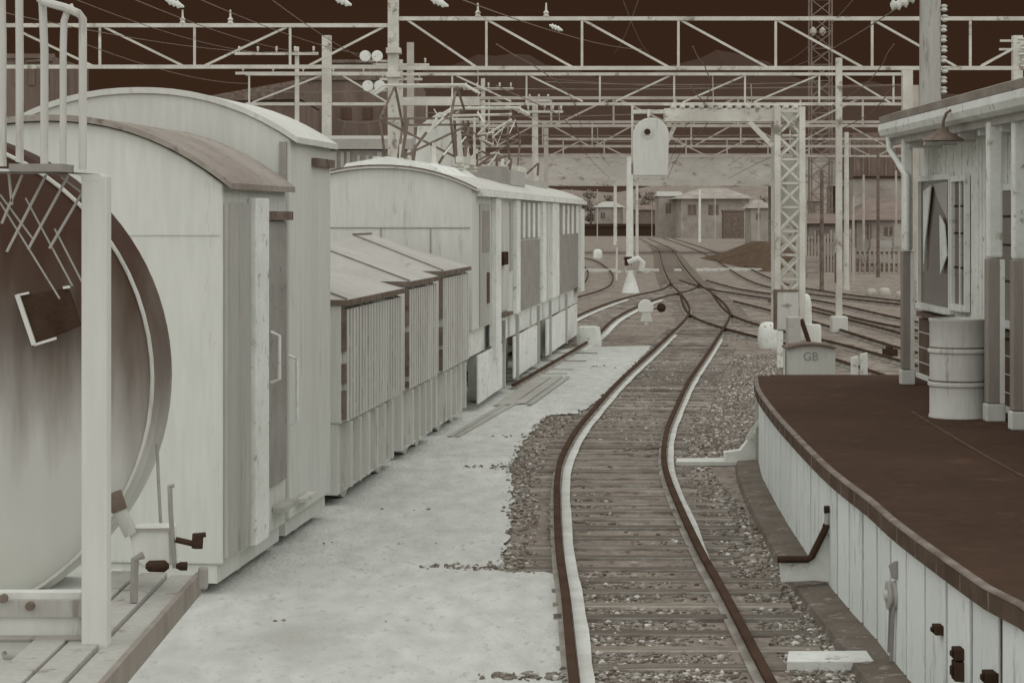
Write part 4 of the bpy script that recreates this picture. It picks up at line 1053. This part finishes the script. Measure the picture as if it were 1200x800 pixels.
me = bpy.data.meshes.new_from_object(to.evaluated_get(bpy.context.evaluated_depsgraph_get())); bpy.data.objects.remove(to)
me.materials.append(M['grey2']); lt = bpy.data.objects.new('lettering', me); COL.objects.link(lt); lt.parent = gb
q = P(950,418,Y)-Vector((0,.004,0)); lt.location = q-Vector(gb['_o']); lt.rotation_euler = (math.pi/2,0,0)
for i,(px,yt) in enumerate(((1000.5,417),(1011.5,413))):
    p = P(px,500,28.6); z = P(0,yt,28.6).z
    mb = MB(); mb.prism([(p.x-.045,28.57,0),(p.x+.045,28.57,0),(p.x+.045+.01,28.57,z),(p.x-.035,28.57,z-.02)], (0,.06,0))
    tag(mb.build('stake', 'bright', None, loc=(p.x,28.6,0), bevel=.006), ('shorter white stake, left of two, beyond the platform end','taller white stake, right of two, beyond the platform end')[i], 'stake', 'white stakes beyond the platform')
mb = MB(); p = G(1043,417); mb.box(p.x-.14,p.x+.14,p.y-.1,p.y+.1,0,.14); mb.box(p.x-.08,p.x+.05,p.y-.06,p.y+.06,.141,.2)
tag(mb.build('junction_box', 'dark', None, loc=p, bevel=.01), 'small dark box on the ballast left of the canopy post', 'box')
# planks lying on the pale ground
for i,(a,b,c,d_,m) in enumerate((((524,514),(530,514),(642,447),(637,447),'stain'),((533,514),(538,514),(655,447),(650,447),'stain'),((578,478),(600,476),(646,444),(628,444),'grey'),((603,476),(616,475),(660,443),(648,444),'grey'),((617,477),(623,477),(668,444),(663,444),'stain'))):
    plank([G(*a),G(*b),G(*c),G(*d_)], .020+.003*i, .02, 'stain' if m == 'stain' else 'tarp', ('leftmost thin long plank lying on the pale ground','second thin long plank from the left on the pale ground','broad grey board lying left on the pale ground','narrower grey board right of the broad grey board','short thin plank lying nearest the curved rail')[i], 'planks lying on the pale ground')

# ------------------------------------------------------------------ road bridge, far buildings
YB = 170.0
br = thing('road_bridge', 'pale road bridge crossing level behind the gantries', 'bridge', (12,YB,0))
xl, xr = P(560,0,YB).x, P(1010,0,YB).x
mb = MB(); mb.box(xl,xr,YB,YB+7,P(0,212,YB).z,P(0,182,YB).z); mb.build('deck', 'bridge', br)
mb = MB(); mb.box(xl,xr,YB-.25,YB-.002,P(0,218,YB).z,P(0,206,YB).z); mb.build('parapet', 'bridge', br)
mb = MB(); mb.box(xl,xr,YB-.2,YB+.2,P(0,182,YB).z+.002,P(0,180,YB).z); mb.build('coping', 'wallf', br)
for x in (xl+.5, P(920,0,YB).x, P(1000,0,YB).x):
    mb = MB(); mb.box(x-.6,x+.6,YB+.5,YB+6,0,P(0,212,YB).z); mb.build('pier', 'bridge', br)
def house(px0, px1, Y, ybase, yeave, yridge, dep, label, wall, roof, wins, hip=True, ov=.5, group='houses beyond the tracks', zb=None):
    x0, x1 = P(px0,0,Y).x, P(px1,0,Y).x; z0_ = 0; ze = P(0,yeave,Y).z; zr = P(0,yridge,Y).z
    h = thing('house', label, 'house', ((x0+x1)/2,Y,z0_), group)
    mb = MB(); mb.box(x0,x1,Y,Y+dep,z0_,ze); mb.build('wall', wall, h)
    mb = MB(); i_ = min((x1-x0)*.3, dep*.5) if hip else .01
    a = [(x0-ov,Y-ov,ze+.01),(x1+ov,Y-ov,ze+.01),(x1+ov,Y+dep+ov,ze+.01),(x0-ov,Y+dep+ov,ze+.01),(x0+i_,Y+dep/2,zr),(x1-i_,Y+dep/2,zr)]
    mb.add(a, [(0,1,5,4),(1,2,5),(2,3,4,5),(3,0,4),(3,2,1,0)]); mb.build('roof', roof, h)
    for (a,b,c,d_) in wins:
        mb = MB(); mb.box(P(a,0,Y).x,P(b,0,Y).x,Y-.05,Y-.003,P(0,d_,Y).z,P(0,c,Y).z); w_ = mb.build('window', 'mid', h)
        mb = MB(); mb.bar((P((a+b)/2,0,Y).x,Y-.06,P(0,d_,Y).z),(P((a+b)/2,0,Y).x,Y-.06,P(0,c,Y).z),.08); mb.build('mullion', 'wallf', w_)
    return h
house(798, 878, 300, 270, 233, 220, 10, 'far house with a broad pale roof under the bridge', 'wallf', 'wallf', [(806,816,240,252),(830,842,240,252)], ov=.9)
house(772, 800, 310, 270, 230, 224, 8, 'far low pale outbuilding left of the pale roofed house', 'wallf', 'tarp', [(780,786,238,250)], hip=False, ov=.3)
house(1004, 1078, 135, 303, 258, 233, 6, 'white walled house with brown hipped tile roof right of the slim mast', 'wallf', 'tiles', [(1016,1021,262,280),(1036,1046,266,276)])
house(948, 985, 145, 305, 262, 250, 6, 'partly hidden house with a brown roof behind the slim mast', 'wallf', 'tiles', [(955,962,270,284)], hip=False)
for k,(x0,x1,Y_,ye,yr,lb,rf) in enumerate(((698,730,350,243,236,'low grey shed between far posts right of the locomotive','tarp'),(738,768,345,246,240,'low brown shed right of the stout white mast','tiles'),(880,903,240,244,234,'pale hut beside the lattice tower under the bridge','wallf'),(944,962,200,236,228,'small far house seen right of the lattice tower','tiles'))):
    house(x0, x1, Y_, 270, ye, yr, 6, lb, 'wallf' if k != 1 else 'tiles', rf, [(x0+6,x0+11,ye+6,ye+13)], hip=k%2==0, ov=.4)
mb = MB(); q0 = P(848,247,290)
mb.box(q0.x,P(872,0,290).x,290,292.6,0,P(0,248,290).z); mb.box(q0.x-.1,P(872,0,290).x+.1,289.9,292.7,P(0,248,290).z+.002,P(0,246,290).z)
for k in range(3): mb.box(q0.x+.25+k*.85,q0.x+.75+k*.85,289.94,289.998,.6,P(0,252,290).z)
tag(mb.build('shed', 'mid', None, loc=(q0.x,290,0)), 'dark flat roofed shed in front of the pale roofed house', 'shed')
# hall with dark corrugated upper wall
Y = 165
hl = thing('hall', 'tall hall with dark ribbed upper wall at the right behind the tiled house', 'building', P(1040,300,Y))
x0, x1 = P(1000,0,Y).x, P(1100,0,Y).x
mb = MB(); mb.box(x0,x1,Y,Y+14,0,P(0,209,Y).z); mb.build('wall', 'wallf', hl)
mb = MB(); mb.box(x0-.1,x1+.1,Y-.1,Y+14.1,P(0,209,Y).z+.003,P(0,156,Y).z); mb.build('upper_wall', 'brown', hl)
mb = MB(); x = x0
while x < x1: mb.box(x,x+.12,Y-.2,Y-.103,P(0,208,Y).z,P(0,157,Y).z+random.uniform(-.8,0)); x += random.uniform(.4,.8)
mb.build('rib', 'tiles', hl)
mb = MB(); mb.box(x0,x1,Y-.25,Y-.102,P(0,209,Y).z,P(0,206.5,Y).z); mb.build('sill', 'dark', hl)
# left: corrugated shed, brown warehouse, pale roofed shed
Y = 66
cs = thing('corrugated_shed', 'pale shed with vertical corrugated wall behind the tall van', 'shed', P(430,300,Y))
x0, x1 = P(340,0,Y).x, P(478,0,Y).x
mb = MB(); mb.box(x0,x1,Y,Y+6,0,P(0,176,Y).z); mb.build('wall', 'grey2', cs)
mb = MB(); x = x0
while x < x1-.1:
    wdt = random.choice((.10,.14,.2)); mb.box(x,x+wdt,Y-.06,Y-.002,.2,P(0,178,Y).z-random.choice((0,0,.1))); x += wdt+random.uniform(.06,.25)
mb.build('batten', 'tarp', cs)
mb = MB(); mb.prism([(x0,Y-.2,P(0,163,Y).z),(x0,Y-.2,P(0,175,Y).z),(x0,Y+6.2,P(0,175,Y).z),(x0,Y+6.2,P(0,150,Y).z)], (x1-x0+.1,0,0)); mb.build('roof', 'tarp', cs)
Y = 112
wh = thing('warehouse', 'big brown warehouse looming left behind the gantry masts', 'building', P(420,300,Y))
mb = MB(); mb.box(P(352,0,Y).x,P(488,0,Y).x,Y,Y+12,0,P(0,92,Y).z); mb.build('wall', 'brown', wh)
mb = MB(); mb.box(P(388,0,Y).x,P(458,0,Y).x,Y+1,Y+9,P(0,92,Y).z+.01,P(0,72,Y).z); mb.build('penthouse', 'brown', wh)
mb = MB(); mb.bar(P(352,92,Y-.05),P(488,92,Y-.05),.18); mb.bar(P(388,72,Y+.9),P(458,72,Y+.9),.16); mb.build('cornice', 'mid', wh)
mb = MB()
for a in (400,425,455): mb.box(P(a,0,Y).x,P(a+12,0,Y).x,Y-.05,Y-.004,P(0,140,Y).z,P(0,126,Y).z)
mb.build('window', 'brownd', wh)
Y = 100
ws = thing('workshop', 'brown workshop with a long pale sloping roof above the tall van', 'building', P(320,300,Y))
mb = MB(); mb.box(P(262,0,Y).x,P(352,0,Y).x,Y,Y+10,0,P(0,118,Y).z); mb.build('wall', 'brown', ws)
mb = MB(); mb.prism([P(248,112,Y-.3),P(352,93,Y-.3),P(352,116,Y-.3),P(262,118,Y-.3)], (0,10.5,0)); mb.build('roof', 'mid', ws)
mb = MB()
for k in range(14): mb.bar(P(322+k*2.2,102,Y-.33),P(322+k*2.2,117,Y-.33),.035)
mb.build('rib', 'brown', ws)
mb = MB(); Y = 95
mb.box(P(8,0,Y).x,P(62,0,Y).x,Y,Y+8,0,P(0,66,Y).z); mb.bar(P(6,66,Y-.05),P(64,66,Y-.05),.2); mb.bar(P(30,72,Y-.1),P(62,70,Y-.1),.1)
for a in (16,34,50): mb.box(P(a,0,Y).x,P(a+7,0,Y).x,Y-.06,Y-.003,P(0,100,Y).z,P(0,80,Y).z)
tag(mb.build('tower_block', 'brown', None, loc=P(35,300,Y)), 'narrow brown block seen between the ladder rails at the far left', 'building')
# fence on the right, with posts
def fence(px0, px1, Y, yt, n, label):
    r = thing('fence', label, 'fence', P((px0+px1)/2,300,Y)*1.0, 'fences at the right of the yard'); r.location.z = 0; r['_o'] = (r.location.x,Y,0)
    mb = MB(); z = P(0,yt,Y).z
    for i in range(n):
        x = P(px0+(px1-px0)*i/(n-1),0,Y).x; mb.box(x-.05,x+.05,Y-.05,Y+.05,0,z+random.uniform(-.3,.15))
    mb.build('pickets', 'wallf', r)
    mb = MB(); mb.bar(P(px0,0,Y)*0+Vector((P(px0,0,Y).x,Y+.08,z*.8)),Vector((P(px1,0,Y).x,Y+.08,z*.8)),.06,.12); mb.bar(Vector((P(px0,0,Y).x,Y+.08,z*.35)),Vector((P(px1,0,Y).x,Y+.08,z*.35)),.06,.12); mb.build('rail', 'mid', r)
fence(944, 1000, 112, 272, 16, 'pale picket fence left of the tiled house')
fence(1002, 1076, 108, 290, 14, 'low picket fence in front of the tiled house')
# stacked goods & poles clutter
for i,(px,yt,yb,wd,m) in enumerate(((1024,280,318,.5,'wallf'),(1036,282,316,.7,'tarp'),(952,300,326,.6,'wallf'),(1052,262,318,.45,'wallf'))):
    p = G(px,yb); z = P(0,yt,p.y).z; mb = MB()
    for k in range(4): mb.box(p.x-wd/2+random.uniform(-.06,.06),p.x+wd/2+random.uniform(-.06,.06),p.y-.3,p.y+.3,z*k/4+.003,z*(k+1)/4-.02)
    tag(mb.build('crate_stack', m, None, loc=p), ('narrow pale stack of crates before the tiled house','broader grey stack of crates before the tiled house','low pale stack of crates right of the lattice tower','tallest pale stack of crates beside the canopy post')[i], 'crates', 'stacks by the right hand tracks')
# radio mast
Y = 150
x0, x1 = P(951,0,Y).x, P(975,0,Y).x; rm = thing('radio_mast', 'tall slender lattice radio mast reaching out of the top of the picture', 'mast', ((x0+x1)/2,Y,0))
mb = MB(); zt = 24
cs_ = [(x0,Y),(x1,Y),(x1,Y+1.3),(x0,Y+1.3)]
for x,y in cs_: mb.bar((x,y,0),(x,y,zt),.10)
build_split(mb, 'leg', 'lattice', rm)
mb = MB(); n = 22
for i in range(n):
    a = zt*i/n; b = zt*(i+1)/n
    mb.bar((x0,Y-.03,a),(x1,Y-.03,b),.055); mb.bar((x1,Y-.05,a),(x0,Y-.05,b),.055); mb.bar((x0,Y-.07,b),(x1,Y-.07,b),.05)
    mb.bar((x0,Y+1.33,a),(x1,Y+1.33,b),.05)
mb.build('lacing', 'lattice', rm)
mb = MB()
for px in (953,964): mb.lathe([(.05,-.3),(.22,-.1),(.22,.1),(.05,.3)], P(px,37,Y-.3), 'z', 12)
build_split(mb, 'aerial', 'steelf', rm)

# ------------------------------------------------------------------ hills, banks, trees
def ridge(name, Y, prof, m, depth=200, base=0):
    mb = MB(); vs = []; n = len(prof)
    for px,py in prof:
        f = P(px,py,Y); vs += [Vector((f.x,Y-depth,base)), f, Vector((f.x,Y+depth,base))]
    fs = []
    for i in range(n-1): fs += [(3*i,3*i+3,3*i+4,3*i+1),(3*i+1,3*i+4,3*i+5,3*i+2)]
    mb.add(vs, fs); return struct(mb.build(name, m, smooth=True))
pts = []
for x in range(380,1300,20):
    y = 128-62*math.exp(-((x-600)/95)**2)-66*math.exp(-((x-850)/90)**2)-25*math.exp(-((x-480)/80)**2)-20*math.exp(-((x-730)/60)**2)-30*math.exp(-((x-1040)/100)**2)+3*math.sin(x*.11)
    pts.append((x,y))
ridge('hill', 1100, [(300,175)]+pts+[(1320,180)], 'hill', 400)
# earth bank right of the far curve
mb = MB(); Y0 = 118
vs = []; fs = []
nx, ny = 10, 8
for j in range(ny):
    for i in range(nx):
        u_, v_ = i/(nx-1), j/(ny-1)
        x = 12.6+9*u_; y = 112+45*v_
        h = 1.25*min(1,u_*3.0)*min(1,(1-u_)*6)*min(1,v_*5)*min(1,(1-v_)*4)*(1+.25*mnoise.noise(Vector((x*.3,y*.2,0))))
        if u_ > .45: h *= .35
        vs.append((x,y+ (8*(1-u_) if False else 0),h-.02))
for j in range(ny-1):
    for i in range(nx-1): fs.append((j*nx+i,j*nx+i+1,(j+1)*nx+i+1,(j+1)*nx+i))
mb.add(vs, fs); struct(mb.build('bank', 'bank', smooth=True))
ridge('hill', 480, [(560,262),(600,235),(660,222),(720,226),(780,215),(860,219),(930,212),(1010,222),(1080,215),(1150,262)], 'leaf', 60)
# low far retaining wall with dark top
mb = MB(); x0, x1 = P(600,0,330).x, P(800,0,330).x
mb.box(x0,x1,330,345,0,P(0,266,330).z); mb.box(x0-.2,x1+.2,329.8,345.2,P(0,266,330).z+.002,P(0,262.5,330).z)
tag(mb.build('retaining_wall', 'dark', None, loc=((x0+x1)/2,330,0)), 'long low dark wall closing the yard beyond the locomotive', 'wall')
leafbm = None
def tree(px, Y, ytop, wpx, label, m='leaf', n=900):
    p = P(px,300,Y); p.z = 0; zt = P(0,ytop,Y).z; w_ = wpx/F*Y
    t = thing('tree', label, 'tree', p, 'far trees under the bridge')
    mb = MB(); mb.tube([p,p+Vector((.1,0,zt*.4)),p+Vector((-.1,0,zt*.85))], [.028*zt+.05,.02*zt+.04,.02], 8)
    for k in range(6):
        a = random.uniform(0,6.28); z = zt*random.uniform(.3,.6); e = p+Vector((math.cos(a)*w_*.4,math.sin(a)*w_*.4,z+zt*.25)); mb.tube([p+Vector((0,0,z)),e], [.06,.015], 5)
    mb.build('trunk', 'mid', t)
    mb = MB(); cl = [(Vector((random.gauss(0,.25)*w_,random.gauss(0,.25)*w_,zt*random.uniform(.35,.93))), random.uniform(.10,.24)*w_) for _ in range(16)]
    for i in range(n):
        c, r_ = random.choice(cl); q = p+c+Vector((random.gauss(0,.55),random.gauss(0,.55),random.gauss(0,.5)))*r_
        s_ = random.uniform(.10,.22)*max(1,Y/250); a = Vector((random.gauss(0,1),random.gauss(0,1),random.gauss(0,1))).normalized()*s_; b = a.orthogonal().normalized()*s_*.6
        mb.add([q-a,q+b,q+a,q-b], [(0,1,2,3)])
    mb.build('crown', m, t)
for i,(px,Y,yt,wp) in enumerate(((692,360,222,22),(712,370,228,20),(756,365,224,26),(678,355,232,16),(892,270,224,24),(985,190,214,22),(910,250,238,18))):
    tree(px, Y, yt, wp, ('dull tree just right of the locomotive under the bridge','dull round tree between the locomotive and the stout mast','wide dull tree right of the stout white mast','small dull tree almost touching the locomotive end','dull tree beside the far pale house near the lattice tower','dull tree behind the slim mast above the brown roof','short dull bush left of the lattice tower foot')[i])

# ------------------------------------------------------------------ overhead and telephone wires
def wire(pts, r, label, group, m='wire', sag=.0):
    a, b = Vector(pts[0]), Vector(pts[-1]); pl = []
    if len(pts) == 2:
        for i in range(17):
            t = i/16; pl.append(a.lerp(b,t)+Vector((0,0,-sag*4*t*(1-t))))
    else: pl = [Vector(p) for p in pts]
    mb = MB(); mb.tube(pl, r, 5); return tag(mb.build('overhead_wire', m, None, loc=pl[0]), label, 'wire', group)
W = [((130,-12,40),(372,63,88),.010,'telephone wire running from the upper left to the long crossarm'),
     ((180,-25,40),(440,66,88),.010,'telephone wire sloping to the floodlights at the central mast'),
     ((300,-14,40),(470,86,88),.010,'wire dropping steeply to the lower crossarm left of the central mast'),
     ((0,14,45),(350,62,88),.010,'wire lowest at the left edge behind the ladder rails'),
     ((60,-12,45),(310,62,88),.010,'wire passing close over the left truss top'),
     ((100,52,55),(292,98,98),.012,'faint wire between the left truss chords'),
     ((505,-14,40),(752,58,110),.013,'wire sloping right from the top insulator above the right truss'),
     ((725,-14,50),(760,62,110),.013,'steep wire crossing above the hanging signal, leaning right'),
     ((752,-12,50),(720,62,110),.013,'steep wire crossing above the hanging signal, leaning left'),
     ((1060,4,31),(905,82,97),.010,'wire from the insulators at the thick mast down to the left'),
     ((1010,-12,50),(918,74,110),.012,'wire slanting past the radio mast near the top'),
     ((640,92,100),(1063,100,80),.012,'long almost level wire between the second and third gantries'),
     ((600,150,97),(690,172,124),.014,'short wire below the third gantry over the locomotive')]
for a,b,r_,lb in W: wire([P(*a),P(*b)], r_, lb, 'wires over the yard', sag=.25)
wy = [y for y in (60,80,97,124)]
def along(dx, z, label, r_=.012):
    pl = []
    for y in np.arange(48,165,3.0):
        pl.append(Vector((mainx(y)+dx, y, z)))
    return wire(pl, r_, label, 'wires over the yard')
along(0, 5.6, 'contact wire hanging above the nearest single track', .014)
along(.05, 6.45, 'upper carrying wire above the nearest single track', .014)
def level(px0, px1, y0, y1, Y, label): wire([P(px0,y0,Y),P(px1,y1,Y)], .016*Y/80, label, 'wires over the yard', 'lattice', sag=.12)
for a in ((640,960,96,96,90,'level span wire under the truss of the nearest gantry'),(500,1060,103,99,90,'level span wire through the crossarms of the slender pole'),(500,745,132,134,88,'span wire level with the pole crossarms above the locomotive'),
          (500,1050,157,156,110,'span wire level with the signal lens'),(640,1040,164,166,118,'lowest span wire just above the bridge parapet'),(300,470,106,104,92,'span wire across the brown warehouse wall'),(395,455,140,138,64,'short wire across the warehouse beside the central mast')): level(*a)
for k,(dx,z,lb) in enumerate(((-4.2,5.6,'contact wire above the electric locomotive'),(4.4,5.6,'contact wire above the tracks right of the tower'),(8.6,5.7,'contact wire above the far right sidings'),(-4.2,6.5,'carrying wire above the electric locomotive'),(4.4,6.5,'carrying wire above the tracks right of the tower'))): along(dx, z, lb, .013)
for k,(x,y,y2,Y) in enumerate(((560,82,150,97),(655,124,150,97),(700,150,172,124),(835,88,122,80),(880,98,122,90),(812,124,148,97))):
    wire([P(x,y,Y),P(x+1,y2,Y)], .02, ('hanging dropper left of the pole over the locomotive','dropper right of the armed pole','dropper left of the hanging signal','dropper above the signal gantry arm','dropper near the tower top','dropper above the hanging signal rail')[k], 'droppers between the trusses', 'steelf')
for k,(px,yt,yb,wd) in enumerate(((778,228,276,.22),(764,236,278,.16),(790,238,274,.14),(838,232,280,.16),(889,236,288,.16),(944,215,322,.13),(1012,205,318,.14),(1050,200,316,.13),(1000,230,330,.12))):
    mast(px, yt, yb, wd, ('pale far post left of the low pale outbuilding','short far post right of the stout mast','far post in front of the low pale outbuilding','far post before the dark shed','far post beside the lattice tower','thin post just right of the lattice tower','thin post on the left corner of the tiled house','thin post on the right half of the tiled house','shortest thin post behind the slim mast')[k], 'steelf')
# white insulators hanging at the top edge
for i,(px,py,Y) in enumerate(((205,4,44),(402,2,46),(515,3,44),(652,33,62))):
    p = P(px,py,Y); mb = MB(); mb.lathe([(.02,-.22),(.05,-.15),(.085,-.12),(.05,-.07),(.085,-.03),(.05,.02),(.085,.06),(.05,.12),(.02,.2)], (0,0,0), 'x', 12)
    for v in mb.v: v.xyz = Vector((v.x*.9, v.y, v.z-v.x*.35))+p
    tag(mb.build('insulator', 'bright', None, loc=p, smooth=True), ('white insulator at the top edge over the left truss','white insulator at the top edge left of the central mast','white insulator at the top edge right of the central mast','small white insulator inside the right truss')[i], 'insulator', 'white insulators on the wires')

for o in bpy.data.objects:
    for k_ in ('_o','_s'):
        if k_ in o: del o[k_]
